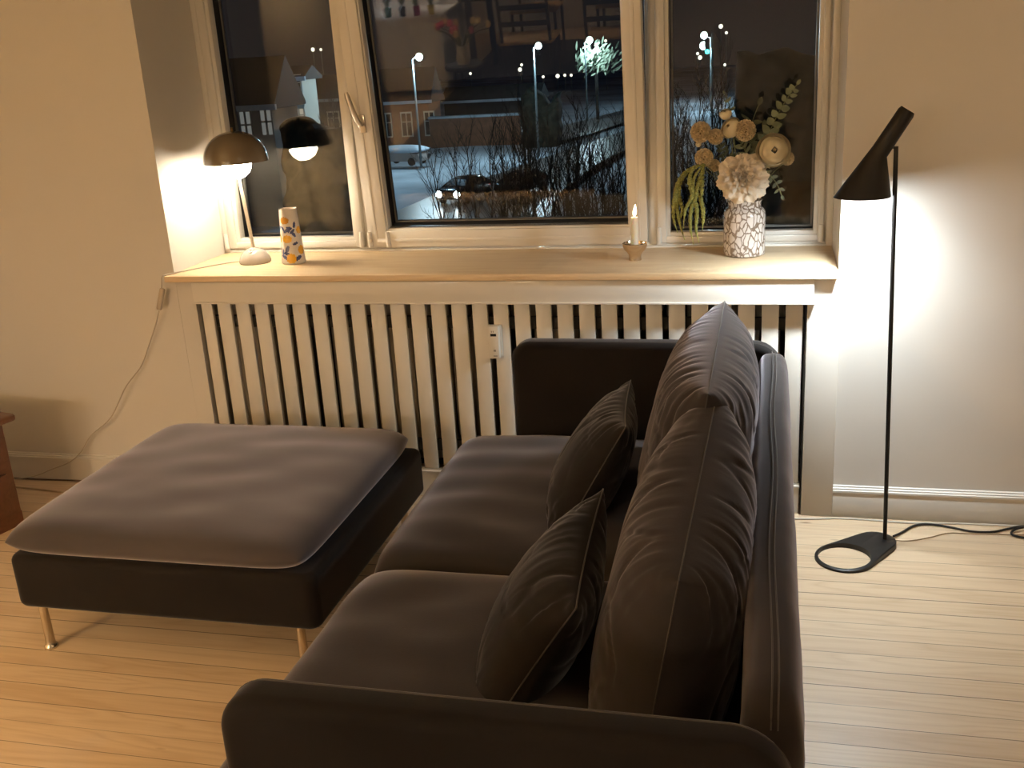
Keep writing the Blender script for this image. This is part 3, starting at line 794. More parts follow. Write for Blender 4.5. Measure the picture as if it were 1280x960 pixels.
lathe(bm, [(0, 0), (.058, 0), (.0655, .004), (.0675, .012), (.0675, .05), (.0675, .13), (.066, .142), (.061, .152), (.054, .158), (.052, .164), (.055, .178), (.0575, .181), (.055, .182), (.049, .166), (.051, .158), (.060, .148), (.063, .13), (.063, .012), (0, .010)], n=64)
vase = build('vase', bm, vm); vase.location = (VX, VY, .820)
tag(vase, 'cylindrical glass vase speckled with white blobs, full of flowers on the sill', 'vase')
M_peony = mat('peony_petal', (.84, .74, .60), .55, var=.04, vscale=25, sheen=.2)
M_ran = mat('ranunculus_petal', (.90, .81, .58), .5, var=.05, vscale=25, sheen=.2)
M_scab = mat('scabiosa_dry', (.80, .67, .45), .7, var=.25, vscale=120)
M_scabd = mat('scabiosa_core', (.34, .25, .12), .8, var=.3, vscale=90)
M_leaf = mat('eucalyptus_leaf', (.17, .20, .12), .5, var=.25, vscale=30)
M_leafd = mat('dark_leaf', (.09, .105, .06), .55, var=.3, vscale=30)
M_greystem = mat('green_stem', (.15, .17, .08), .6, var=.2, vscale=40)
M_amar = mat('amaranth_green', (.27, .28, .075), .8, var=.35, vscale=220, bump=.6, bscale=350)
VT = Vector((VX, VY, .99))                      # where the stems leave the neck
def orient(d, spin=0):
    z = Vector(d).normalized(); return z.to_track_quat('Z', 'Y').to_matrix().to_4x4() @ Matrix.Rotation(spin, 4, 'Z')
def petal(bm, w, h, cup, ruffle, M4, seed, mi=0, nu=7, nv=7, curl=0.0):
    g = []
    for i in range(nu + 1):
        row = []
        for j in range(nv + 1):
            u = -1 + 2 * i / nu; v = j / nv
            ww = w * math.sin(PI * min(1, .12 + .62 * v)) ** .8
            x = u * ww / 2; y = h * v * (1 - .16 * u * u * v)
            z = cup * (u * u * .6 * w + (v ** 2) * h) - curl * h * max(0, v - .6) ** 2 * 4
            z += ruffle * v * v * math.sin(5.5 * u + seed) + ruffle * .8 * v * noise.noise(Vector((u * 2.2, v * 2, seed)))
            if j == nv: y += ruffle * .3 * math.sin(11 * u + seed * 2)
            row.append(bm.verts.new(M4 @ Vector((x, y, z))))
        g.append(row)
    for i in range(nu):
        for j in range(nv): bm.faces.new((g[i][j], g[i+1][j], g[i+1][j+1], g[i][j+1])).material_index = mi
def stem_to(bm, p, sag=.03, r=.0018, end=None):
    p = Vector(p); e = Vector(end) if end is not None else Vector((VX + (p.x - VX) * .25, VY + (p.y - VY) * .2, .835))
    nk = VT + Vector(((p.x - VX) * .22, (p.y - VY) * .2, 0)); nk.x = max(VX - .035, min(VX + .035, nk.x)); nk.y = max(VY - .03, min(VY + .03, nk.y))
    tube(bm, smooth_path([e, nk, nk.lerp(p, .55) + Vector((0, .012, sag * .6)), p], 6), r, 6)
def flower_root(name, p, label, cat='flower', group=None):
    return empty(name, p, 0, label, cat, group)
def put(bm, p): bmesh.ops.translate(bm, vec=-Vector(p), verts=bm.verts)
# peony
pp = atY(929, 222, .150); d0 = Vector((.0, -1, .22))
pr = flower_root('peony', pp, 'large cream peony with ruffled petals hanging over the vase rim')
bm = B(); rs_ = random.Random(4)
for layer, (cnt, h, w, el, cup) in enumerate(((11, .082, .056, 8, .05), (11, .078, .052, 22, .10), (10, .070, .046, 38, .16), (9, .058, .040, 54, .22), (8, .046, .032, 68, .28), (6, .034, .024, 80, .3))):
    for k in range(cnt):
        a = 2 * PI * (k + .5 * (layer % 2)) / cnt + rs_.uniform(-.15, .15)
        Mx = orient(d0, a) @ Matrix.Translation((0, .002, -.010 + .005 * layer)) @ Matrix.Rotation(R(el + rs_.uniform(-7, 7)), 4, 'X') @ Matrix.Rotation(R(rs_.uniform(-16, 16)), 4, 'Y')
        petal(bm, w * rs_.uniform(.85, 1.1), h * rs_.uniform(.92, 1.06), cup, .0065, Mx, rs_.uniform(0, 9), curl=.25)
build('bloom', bm, M_peony, pr, angle=70)
bm = B(); stem_to(bm, pp + Vector((0, .01, -.005)), 0, .0026); put(bm, pp); build('stem', bm, M_greystem, pr)
# ranunculus
def ranunculus(px, py, Y, r, d, label, seed, open_=1.0, nm='ranunculus'):
    p = atY(px, py, Y); ro = flower_root(nm, p, label)
    bm = B(); q = random.Random(seed); D4 = orient(d)
    lays = 8
    for L in range(lays):
        Rl = r * (1 - .050 * L); pm = R((82 - 9.6 * L) / open_ ** 1.5); cnt = 5 if L < 6 else 4
        for k in range(cnt):
            a0 = 2 * PI * (k + .37 * L) / cnt + q.uniform(-.15, .15); wid = 2 * PI / cnt * 1.32; rj = 1 + q.uniform(-.05, .05); pj = pm * q.uniform(.92, 1.08)
            g = []; nu, nv = 8, 8
            for i in range(nu + 1):
                u = -1 + 2 * i / nu; row = []
                for j in range(nv + 1):
                    v = j / nv
                    ph = R(158) + (pj + .16 * u * u - R(158)) * v
                    rr = Rl * rj * (1 + (.24 * max(0, v - .70) * (1 - L / 9)) + .012 * u)
                    az = a0 + u * wid / 2 * min(1, .35 + v)
                    row.append(bm.verts.new(D4 @ Vector((rr * math.sin(ph) * math.cos(az), rr * math.sin(ph) * math.sin(az), rr * math.cos(ph) * .74 + .010 * r * L))))
                g.append(row)
            for i in range(nu):
                for j in range(nv): bm.faces.new((g[i][j], g[i+1][j], g[i+1][j+1], g[i][j+1]))
    build('bloom', bm, M_ran, ro, angle=70)
    bm = B(); lathe(bm, [(0, 0), (r*.08, .01*r), (r*.10, .16*r), (r*.06, .22*r), (0, .23*r)], n=20, mtx=orient(d) @ Matrix.Translation((0, 0, .40 * r))); build('centre', bm, M_scabd, ro)
    bm = B(); stem_to(bm, p + Vector((0, .012, -.004)), .02, .002); put(bm, p); build('stem', bm, M_greystem, ro)
    return ro
ranunculus(967, 188, .165, .0495, Vector((.12, -1, .16)), 'open cream ranunculus with many layers, right of the peony', 3)
ranunculus(914, 160, .225, .0330, Vector((-.55, -.7, .5)), 'half-open cream ranunculus above the peony, beside a beige puff', 5, 1.05)
ranunculus(907, 143, .235, .0200, Vector((-.2, -.5, .9)), 'small closed cream ranunculus bud at the top of the bouquet', 7, 1.35)
ranunculus(873, 180, .220, .0105, Vector((-.4, -.8, .3)), 'tiny cream bud at the far left of the bouquet', 9, 1.3)
# dried scabiosa heads
def scabiosa(px, py, Y, r, label, seed):
    p = atY(px, py, Y); ro = flower_root('scabiosa', p, label)
    bm = B(); q = random.Random(seed); n_ = 62
    for i in range(n_):
        z = 1 - 2 * (i + .5) / n_; a = i * 2.39996; s = math.sqrt(1 - z * z); d = Vector((s * math.cos(a), s * math.sin(a), z))
        Mx = Matrix.Translation(d * r * .62) @ orient(d, q.uniform(0, 6))
        # a papery frilled cup
        k_ = 9; prev = None
        rings = []
        for (rr, zz) in ((.06, 0), (.22, .18), (.36, .38)):
            rings.append([bm.verts.new(Mx @ Vector((rr * r * math.cos(2*PI*t/k_), rr * r * math.sin(2*PI*t/k_), (zz + (.10 if t % 2 and rr > .3 else 0)) * r))) for t in range(k_)])
        for A_, B_ in zip(rings, rings[1:]):
            for t in range(k_): bm.faces.new((A_[t], A_[(t+1) % k_], B_[(t+1) % k_], B_[t]))
    build('bloom', bm, M_scab, ro, angle=70)
    bm = B(); bmesh.ops.create_uvsphere(bm, u_segments=16, v_segments=10, radius=r * .66); build('core', bm, M_scabd, ro)
    bm = B(); stem_to(bm, p + Vector((0, .006, -r * .5)), .03, .0013); put(bm, p); build('stem', bm, M_greystem, ro)
scabiosa(876, 165, .215, .0300, 'large beige papery puff flower, top left of the bouquet', 1)
scabiosa(894.5, 171, .225, .0230, 'beige papery puff flower between the top left puff and the cream ranunculus', 2)
scabiosa(880, 197, .205, .0265, 'beige papery puff flower at the left, just above the hanging green tassels', 3)
scabiosa(931.5, 163, .215, .0305, 'beige papery puff flower right beside the half-open ranunculus', 4)
scabiosa(984, 198, .200, .0200, 'small beige papery puff peeping out right of the open ranunculus', 5)
scabiosa(893, 207, .225, .0180, 'small shaded puff flower tucked low beside the left of the peony', 6)
# eucalyptus and foliage
def leaf(bm, p, d, up, L, W):
    d = Vector(d).normalized(); up = Vector(up); s = d.cross(up).normalized(); nrm = s.cross(d).normalized()
    n_ = 7; top = []; bot = []; mid = []
    for i in range(n_ + 1):
        t = i / n_; w = W / 2 * math.sin(PI * t ** .85) ** .75 if 0 < t < 1 else 0
        c = Vector(p) + d * L * t + nrm * (-.10 * L * t * t)
        top.append(bm.verts.new(c + s * w + nrm * w * .22)); mid.append(bm.verts.new(c)); bot.append(bm.verts.new(c - s * w + nrm * w * .22))
    for i in range(n_):
        bm.faces.new((mid[i], mid[i+1], top[i+1], top[i])); bm.faces.new((bot[i], bot[i+1], mid[i+1], mid[i]))
def branch(nm, pix, Y, leaves, label, m=None, sz=.030, seed=1, r=.0014, round_=.75):
    pts = [atY(x, y, yy) for (x, y, yy) in [(a, b, Y + k * .004) for k, (a, b) in enumerate(pix)]]
    base = pts[0].copy(); ro = flower_root(nm, base, label, 'foliage')
    path = smooth_path([Vector((VX + (base.x - VX) * .2, VY, .84)), VT + Vector(((base.x - VX) * .2, 0, 0)).normalized() * .02] + pts, 6)
    bm = B(); tube(bm, path, r, 6); put(bm, base); build('stem', bm, M_greystem, ro)
    bm = B(); q = random.Random(seed); path2 = smooth_path(pts, 12)
    for k in range(leaves):
        i = int((len(path2) - 2) * (k + .3) / leaves); p = path2[i]; t = (path2[i+1] - path2[i]).normalized()
        f = 1 - .35 * k / leaves
        side = Vector((t.z, 0, -t.x)).normalized()
        for s in (1, -1):
            d = side * s + t * q.uniform(.3, .9) + Vector((0, q.uniform(-.7, .4), 0))
            leaf(bm, p, d, Vector((q.uniform(-.4, .4), -1, q.uniform(-.5, .3))), sz * f * q.uniform(.8, 1.15), sz * f * round_ * q.uniform(.8, 1.1))
    leaf(bm, path2[-1], (path2[-1] - path2[-3]), Vector((0, -1, 0)), sz * .6, sz * .35)
    put(bm, base); build('leaves', bm, m or M_leaf, ro, angle=80)
branch('eucalyptus_branch', [(958, 178), (965, 158), (975, 138), (986, 120), (996, 106)], .235, 8, 'tall eucalyptus branch with round grey-green leaves reaching up at the right', seed=3, sz=.034)
branch('eucalyptus_sprig', [(918, 172), (916, 150), (912, 132), (906, 118)], .265, 4, 'thin eucalyptus sprig rising at the top left of the bouquet', seed=8, sz=.022, round_=.6)
branch('grey_leaf_sprig', [(938, 185), (936, 168), (941, 150), (948, 132)], .275, 2, 'sprig with long narrow dark leaves behind the centre of the bouquet', seed=12, sz=.050, round_=.35, m=M_leafd)
branch('broad_leaf_sprig', [(950, 200), (953, 180), (955, 160)], .270, 3, 'broad shaded grey leaves behind the open ranunculus', seed=17, sz=.045, round_=.8, m=M_leafd)
branch('low_leaf_sprig', [(955, 215), (965, 222), (972, 232), (977, 244)], .200, 4, 'drooping sprig of small dark leaves low on the right of the peony', seed=21, sz=.030, round_=.5, m=M_leafd)
branch('filler_leaf_sprig', [(915, 205), (905, 192), (899, 178)], .250, 5, 'bushy dark leaves filling the gap above the peony on the left', seed=25, sz=.034, round_=.45, m=M_leafd)
branch('filler_stem_sprig', [(935, 200), (930, 186), (924, 176)], .250, 4, 'narrow green leaves between the peony and the half-open ranunculus', seed=29, sz=.036, round_=.32)
# hanging amaranth
def amaranth(paths, Y, label, seed):
    base = atY(*paths[0][0], Y); ro = flower_root('hanging_amaranth', base, label)
    bm = B(); stem_to(bm, base, .02, .0016); put(bm, base); build('stem', bm, M_greystem, ro)
    q = random.Random(seed)
    for pth in paths:
        pts = smooth_path([atY(x, y, Y - .004 * k) for k, (x, y) in enumerate(pth)], 10)
        n_ = len(pts); rr = []
        for i in range(n_):
            t = i / (n_ - 1); rr.append((.0022 + .0048 * math.sin(PI * min(1, t * 1.05)) ** .8) * (1 + .22 * math.sin(i * 2.1) + .15 * q.uniform(-1, 1)) * (1 if t < .9 else .6))
        bm = B(); tube(bm, pts, rr, 9); put(bm, base); build('tassel', bm, M_amar, ro)
amaranth([[(873, 206), (860, 213), (849, 226), (843, 250), (842, 272), (847, 291)], [(873, 206), (855, 217), (846, 236), (846, 256), (850, 280), (856, 300)], [(862, 212), (850, 230), (849, 248), (853, 262), (849, 278)]], .190, 'hanging green amaranth tassels, the leftmost bunch drooping past the window frame', 5)
amaranth([[(880, 205), (866, 212), (862, 226), (865, 245), (857, 262), (854, 286)], [(878, 207), (868, 222), (866, 240), (871, 262), (870, 286), (874, 304)], [(880, 207), (874, 224), (870, 244), (864, 262), (863, 284), (867, 306)], [(868, 232), (876, 250), (879, 268), (878, 288)], [(880, 206), (878, 222), (877, 240), (876, 256)]], .165, 'hanging green amaranth tassels, the longer bunch just left of the vase', 6)

# ================================================================== ROOM BEHIND THE CAMERA (seen in the panes)
M_tab = mat('black_table', (.02, .018, .016), .35, var=.1)
M_rush = mat('woven_seat', (.50, .33, .16), .7, var=.2, vscale=60)
M_ctop = mat('worktop', (.70, .66, .60), .35, var=.05)
added_rug = B(); box(added_rug, -2.72, -.35, -6.6, -2.35, .001, .012, .003)
tag(build('added_rug', added_rug, mat('added_rug_dark', (.030, .026, .024), .95, var=.4, vscale=12, bump=.4)), 'unseen dark rug under the dining table behind the sofa', 'added_rug')  # added out of view so the pane mirrors a darker floor
dt = empty('dining_table', (-1.75, -5.35, .012), 0, 'dark dining table behind the sofa, mirrored in the window', 'table')
bm = B(); box(bm, -.85, .85, -.42, .42, .72, .75, .004); build('tabletop', bm, M_tab, dt)
for sx_ in (-.78, .78):
    for sy_ in (-.36, .36):
        bm = B(); box(bm, sx_-.025, sx_+.025, sy_-.025, sy_+.025, 0, .72, .003); build('leg', bm, M_tab, dt)
def chair():
    c = empty('dining_chair', (0, 0, 0), 0, 'black ladder-back dining chair with a woven seat', 'chair', 'dining chairs mirrored in the window')
    bm = B(); box(bm, -.22, .22, -.2, .2, .43, .455, .008); build('seat', bm, M_rush, c)
    for (x, y, h) in ((-.2, .18, .43), (.2, .18, .43), (-.2, -.18, .43), (.2, -.18, .43)):
        bm = B(); tube(bm, [(x, y, 0), (x, y, h)], .014, 8); build('leg', bm, M_tab, c)
    bm = B()
    for x in (-.2, .2): tube(bm, [(x, .18, .43), (x, .22, .9)], .014, 8)
    for z in (.6, .73, .86): box(bm, -.2, .2, .19 + (z-.43)*.08, .205 + (z-.43)*.08, z-.02, z+.02, .003)
    build('backrest', bm, M_tab, c)
    return c
ch0 = chair(); first = True
for (x, y, a) in ((-1.25, -4.72, 0), (-1.95, -4.72, 0), (-1.35, -5.98, PI), (-2.15, -5.98, PI)):
    c = ch0 if first else copy_tree(ch0); first = False
    c.location = (x, y, .012); c.rotation_euler = (0, 0, a)
stl = empty('stool', (-2.46, -4.42, .012), 0, 'small dark stool carrying the tulips behind the camera', 'stool')
bm = B(); lathe(bm, [(0, .298), (.15, .298), (.16, .308), (.16, .323), (.15, .333), (0, .333)], n=32); build('seat', bm, M_tab, stl)
for k in range(3):
    a = 2 * PI * k / 3; bm = B(); tube(bm, [(.15 * math.cos(a), .15 * math.sin(a), 0), (.11 * math.cos(a), .11 * math.sin(a), .30)], .012, 8); build('leg', bm, M_tab, stl)
tv = empty('tulip_vase', (-2.46, -4.42, .345), 0, 'vase of pink and yellow tulips on the small stool', 'vase')
bm = B(); lathe(bm, [(0, 0), (.05, 0), (.06, .05), (.045, .12), (.05, .15), (.046, .15), (.04, .12), (0, .01)], n=32); build('pot', bm, M_white, tv)
M_pink = mat('tulip_pink', (.75, .16, .25), .5, var=.2); M_yel = mat('tulip_cream', (.80, .62, .30), .5, var=.15)
for k in range(14):
    q = random.Random(k); a = q.uniform(0, 2*PI); l = q.uniform(.08, .24)
    tip = Vector((l * math.cos(a), l * math.sin(a), .36 - l * .45))
    bm = B(); tube(bm, smooth_path([(0, 0, .1), tip * .5 + Vector((0, 0, .1)), tip], 4), .004, 6); bl = build('stem', bm, M_greystem, tv)
    bm = B(); lathe(bm, [(0, 0), (.018, .01), (.023, .03), (.018, .05), (.008, .06), (0, .055)], tip, 10); build('tulip_head', bm, M_pink if k % 2 else M_yel, bl)
bm = B(); box(bm, XL, -2.72, -5.45, -5.32, 0, ZC); struct('wall_partition', bm, mat('white_wall', (.84, .83, .80), .7, var=.01), smooth=False)
kc = empty('sideboard', (-3.03, -5.06, 0), 0, 'low white sideboard with pots on top behind the camera', 'sideboard')
bm = B(); box(bm, -.30, .29, -.25, .25, .04, .63, .004); build('body', bm, M_white, kc)
bm = B(); box(bm, -.305, .30, -.255, .27, .63, .66, .004); build('top', bm, M_ctop, kc)
for k in range(2):
    bm = B(); box(bm, -.29 + .295 * k, -.005 + .29 * k, .25, .266, .06, .61, .003); build('door', bm, M_white, kc)
for k, (x, cpot) in enumerate(((-3.22, (.05, .12, .08)), (-3.09, (.06, .05, .05)), (-2.96, (.3, .05, .14)), (-2.83, (.50, .38, .08)))):
    pt = empty('potted_plant', (x, -4.90, .66), 0, ['green pot with a leafy plant at the left end of the sideboard', 'black pot with a leafy plant, second on the sideboard', 'purple pot with a leafy plant, third on the sideboard', 'mustard pot with a leafy plant at the right end of the sideboard'][k], 'plant')
    bm = B(); lathe(bm, [(0, 0), (.026, 0), (.032, .075), (.029, .075), (.024, .01), (0, .01)], n=24); build('pot', bm, mat('pot_%d' % k, cpot, .5), pt)
    bm = B(); q = random.Random(k + 50)
    for i in range(22):
        a = q.uniform(0, 2*PI); leaf(bm, (0, 0, .07), (math.cos(a), math.sin(a), q.uniform(1, 4)), (0, 0, 1), q.uniform(.07, .16), .022)
    build('leaves', bm, M_leaf, pt)
sf = empty('wall_cabinet', (-3.03, -5.18, 1.30), 0, 'white wall cabinet with a lamp under it above the sideboard', 'cabinet')
bm = B(); box(bm, -.31, .30, -.14, .14, 0, .6, .004); build('body', bm, M_white, sf)
for k in range(2):
    bm = B(); box(bm, -.305 + .303 * k, -.005 + .30 * k, .14, .156, .01, .59, .003); build('door', bm, M_white, sf)
def pendant(loc, name='pendant_lamp', label='', drop=1.0):
    o = empty(name, loc, 0, label, 'lamp')
    bm = B(); lathe(bm, [(.03, .14), (.10, .11), (.17, .05), (.20, 0), (.197, 0), (.165, .048), (.098, .105), (.03, .135)], n=40); build('shade', bm, M_black, o)
    bm = B(); tube(bm, [(0, 0, .13), (0, 0, ZC - loc[2] - .001)], .003, 6); build('cord', bm, M_bcord, o)
    bm = B(); bmesh.ops.create_uvsphere(bm, u_segments=20, v_segments=12, radius=.035); bmesh.ops.translate(bm, vec=(0, 0, .045), verts=bm.verts); build('bulb', bm, emit('warm_bulb', (1, .6, .28), 20), o)
pendant((-1.75, -5.35, 1.55), label='black dome pendant lamp hanging over the dining table')
pendant((-2.55, -4.35, 1.32), label='added unseen pendant lamp brightening the tulips mirrored in the window')  # added lamp without a known source, brightens the mirrored tulips
# corner lamp that gives the room its warm light
LP = Vector((-2.75, -3.05, 1.38))
wl = empty('corner_lamp', (LP.x, LP.y, 0), 0, 'warm standing lamp with a cream drum shade, left behind the camera', 'lamp')
bm = B(); lathe(bm, [(0, 0), (.14, 0), (.14, .02), (.02, .03), (0, .03)], n=32); build('base', bm, M_tab, wl)
bm = B(); tube(bm, [(0, 0, .02), (0, 0, LP.z - .13)], .01, 10); build('pole', bm, M_tab, wl)
sm, snt, sp_ = nodes('lamp_shade_cloth'); sp_.inputs['Base Color'].default_value = (.85, .7, .5, 1); sp_.inputs['Transmission Weight'].default_value = 0
snt.nodes.remove(sp_); tr_ = snt.nodes.new('ShaderNodeBsdfTranslucent'); tr_.inputs[0].default_value = (.9, .75, .55, 1); df_ = snt.nodes.new('ShaderNodeBsdfDiffuse'); df_.inputs[0].default_value = (.8, .7, .55, 1)
mx_ = snt.nodes.new('ShaderNodeMixShader'); mx_.inputs[0].default_value = .6; lk(snt, df_.outputs[0], mx_.inputs[1]); lk(snt, tr_.outputs[0], mx_.inputs[2]); lk(snt, mx_.outputs[0], snt.nodes['Material Output'].inputs[0])
bm = B(); lathe(bm, [(.16, -.13), (.125, .13)], (0, 0, LP.z), 40); build('lamp_shade', bm, sm, wl)

# ================================================================== STREET OUTSIDE
G = -7.5
M_snow = mat('snow', (.46, .54, .62), .8, var=.45, vscale=.12, bump=.5, bscale=.8, detail=8)
M_road = mat('wet_road', (.10, .10, .10), .35, var=.35, vscale=.25, detail=6)
M_brick = mat('red_brick', (.19, .085, .05), .85, var=.2, vscale=1.5)
M_plasterd = mat('pale_plaster', (.33, .30, .27), .85, var=.1, vscale=.6)
M_roof = mat('dark_roof', (.03, .032, .035), .8, var=.2, vscale=1)
M_wframe = mat('street_window_frame', (.55, .55, .50), .6)
M_trunk = mat('bark', (.022, .018, .016), .9, var=.3, vscale=3)
M_wdark = mat('dark_window', (.02, .022, .025), .15)
M_litw = emit('lit_window', (1, .78, .5), .35)
M_pole = mat('street_pole', (.10, .13, .14), .5)
bm = B(); vs = [bm.verts.new(v) for v in ((-160, 6, G), (90, 6, G), (90, 330, G), (-160, 330, G))]; bm.faces.new(vs)
bmesh.ops.subdivide_edges(bm, edges=bm.edges[:], cuts=60, use_grid_fill=True)
for v in bm.verts: v.co.z += .35 * noise.noise(Vector((v.co.x * .06, v.co.y * .06, 0))) + .12 * noise.noise(Vector((v.co.x * .3, v.co.y * .3, 4))) - .3
o = build('ground', bm, M_snow); o['kind'] = 'structure'
def ribbon(name, pix, z=.02):
    bm = B(); P = [atZ(x, y, G + z) for x, y in pix]
    bm.faces.new([bm.verts.new(p) for p in P]); bmesh.ops.triangulate(bm, faces=bm.faces); o = build(name, bm, M_road, smooth=False); o['kind'] = 'structure'
ribbon('road', [(430, 274), (500, 262), (560, 236), (625, 216), (700, 190), (790, 160), (800, 178), (745, 205), (700, 240), (690, 268), (700, 310), (430, 320)], .12)
ribbon('side_road', [(700, 158), (800, 132), (800, 146), (735, 168), (690, 178)], .14)
def box_house(name, x0, x1, y0, depth, h, roof_h, mw, label, wins=(), roof_axis='x', eave=.4, snowroof=False, frames=M_wframe, lit=()):
    """wall box with pitched roof; wins in metres (x from left, z, w, h)"""
    o = empty(name, ((x0+x1)/2, y0, G), 0, label, 'building'); w = (x1 - x0) / 2
    bm = B(); box(bm, -w, w, 0, depth, -.5, h); build('walls', bm, mw, o, smooth=False)
    bm = B()
    if roof_axis == 'x': prism(bm, [(-eave, h), (depth/2, h+roof_h), (depth+eave, h), (depth+eave, h-.2), (-eave, h-.2)], 'x', -w-eave, w+eave)
    else: prism(bm, [(-w-eave, h), (0, h+roof_h), (w+eave, h), (w+eave, h-.2), (-w-eave, h-.2)], 'y', -eave, depth+eave)
    build('roof', bm, M_snow if snowroof else M_roof, o, smooth=False)
    bm = B(); box(bm, -w-eave-.1, w+eave+.1, -eave-.15, -eave+.05, h-.25, h+.05); build('gutter', bm, M_snow, o, smooth=False)
    for i, (wx_, wz, ww, wh) in enumerate(wins):
        bm = B(); X = -w + wx_
        box(bm, X-.12, X+ww+.12, -.10, .02, wz-.12, wz); box(bm, X-.12, X+ww+.12, -.10, .02, wz+wh, wz+wh+.15)
        box(bm, X-.12, X, -.06, .02, wz, wz+wh); box(bm, X+ww, X+ww+.12, -.06, .02, wz, wz+wh)
        box(bm, X+ww/2-.05, X+ww/2+.05, -.06, .02, wz, wz+wh); box(bm, X, X+ww, -.06, .02, wz+wh*.6, wz+wh*.6+.08)
        f = build('window', bm, frames, o, smooth=False)
        bm = B(); box(bm, X, X+ww, -.03, .01, wz, wz+wh); build('pane', bm, M_litw if i in lit else M_wdark, f, smooth=False)
    return o
# left house with two lit windows (seen in the left pane)
a = atY(255, 150, 52); b = atY(341, 150, 52)
bz_ = atY(300, 133, 52).z - G
box_house('plaster_house', a.x, b.x, 52, 3.4, bz_, 2.6, M_plasterd, 'grey plastered house with snowy roof and two lit windows across the street', wins=((1.5, bz_-2.9, .9, 1.5), (2.75+.15, bz_-2.9, .0001+.9, 1.5)) if False else (), snowroof=False)
ha = bpy.data.objects['plaster_house']; w_ = (b.x - a.x) / 2
for (px, py) in ((308, 156), (333.5, 152)):
    p = atY(px, py, 52)
    X, Z = p.x - ha.location.x, p.z - G
    bm = B(); box(bm, X-.42, X+.42, -.10, .02, Z-.85, Z-.72); box(bm, X-.42, X+.42, -.1, .02, Z+.72, Z+.80); box(bm, X-.06, X+.06, -.08, .02, Z-.72, Z+.72); box(bm, X-.4, X-.32, -.08, .02, Z-.72, Z+.72); box(bm, X+.32, X+.4, -.08, .02, Z-.72, Z+.72); box(bm, X-.35, X+.35, -.08, .02, Z-.05, Z+.05)
    prism(bm, [(X + .55*math.cos(t*PI/8), Z + .82 + .28*math.sin(t*PI/8)) for t in range(9)], 'y', -.12, .02)
    f = build('window', bm, M_plasterd, ha, smooth=False)
    bm = B(); box(bm, X-.34, X+.34, -.04, .01, Z-.72, Z+.72); build('pane', bm, emit('lit_window_cool', (.85, .85, .8), .16), f, smooth=False)
# white tower block beside it
a = atY(356, 100, 70); b = atY(377, 100, 70)
box_house('white_tower', a.x, b.x, 70, 2.5, atY(365, 97, 70).z - G, .8, mat('white_render', (.62, .60, .52), .8, var=.1, vscale=.5), 'narrow white gabled building beyond the grey house', wins=((.5, 4.3, .7, 1.2), (.5, 6.6, .7, 1.2)), lit=(0,))
a = atY(384, 100, 106); b = atY(425, 100, 106)
box_house('long_dark_house', a.x, b.x, 106, 5, atY(410, 124, 106).z - G, 2.5, mat('dark_wall', (.10, .09, .08), .85, var=.2), 'long dark house with snowy eaves behind the bare trees', wins=((2, 1.6, 1.2, 1.6), (4.5, 1.6, 1.2, 1.6), (7, 1.6, 1.2, 1.6)))
# brick house (middle pane, left)
a = atY(446, 150, 100); b = atY(537, 150, 100)
h1 = atY(500, 127, 100).z - G
bh = box_house('brick_house', a.x, b.x, 100, 4, h1, 3.2, M_brick, 'red brick house with white window surrounds and snowy eaves', wins=((2.4+.3, .9, 1.0, 2.2), (4.9, .9, 1.0, 2.2), (7.4, .9, .9, 2.2)))
a = atY(537, 160, 98); b = atY(650, 160, 98)
hw = atY(590, 147, 98).z - G
bw = empty('garden_wall', ((a.x+b.x)/2, 98, G), 0, 'low brick garden wall topped with snow', 'wall'); w_ = (b.x-a.x)/2
bm = B(); box(bm, -w_, w_, 0, .5, -.3, hw); build('masonry', bm, M_brick, bw, smooth=False)
bm = B(); box(bm, -w_-.1, w_+.1, -.15, .65, hw, hw+.25, .08, 2); build('snow_cap', bm, M_snow, bw)
a = atY(555, 130, 125); b = atY(672, 130, 125)
box_house('dark_shed', a.x, b.x, 125, 5, atY(620, 124, 125).z - G, 1.6, M_roof, 'long low black shed with a snow-edged roof')
# trees and shrubs
def tree(name, x, y, h, seed, label, group=None, r=.09, spread=.35, n1=9, depth=2, cat='tree'):
    o = empty(name, (x, y, G), 0, label, cat, group); q = random.Random(seed)
    lean = Vector((q.uniform(-.08, .08), 0, 1)).normalized()
    trunk = [Vector((0, 0, -.5))] + [lean * h * t + Vector((q.uniform(-.12, .12), q.uniform(-.1, .1), 0)) for t in (.2, .4, .6, .8, 1)]
    sp = smooth_path(trunk, 4); bm = B(); tube(bm, sp, [r * (1 - .85 * i / (len(sp)-1)) for i in range(len(sp))], 6); build('trunk', bm, M_trunk, o)
    bm = B()
    def br(p, d, l, rr, dep):
        e = p + d * l; m_ = p + d * l * .5 + Vector((q.uniform(-.06, .06), 0, .06)) * l
        tube(bm, [p, m_, e], [rr, rr * .7, rr * .35], 4, caps=False)
        if dep:
            for k in range(4):
                t = .25 + .7 * k / 3
                dd = (d + Vector((q.uniform(-.7, .7), q.uniform(-.4, .4), q.uniform(-.1, .5)))).normalized()
                br(p.lerp(e, t), dd, l * .5, rr * .55, dep - 1)
    for k in range(n1):
        t = .15 + .8 * k / n1; p = lean * h * t
        a = q.uniform(0, 2*PI); d = Vector((math.cos(a) * spread, math.sin(a) * spread * .6, 1)).normalized()
        br(p, d, h * q.uniform(.22, .42) * (1.15 - t * .6), r * .45 * (1.1 - t * .6), depth)
    build('branches', bm, M_trunk, o); return o
q = random.Random(77)
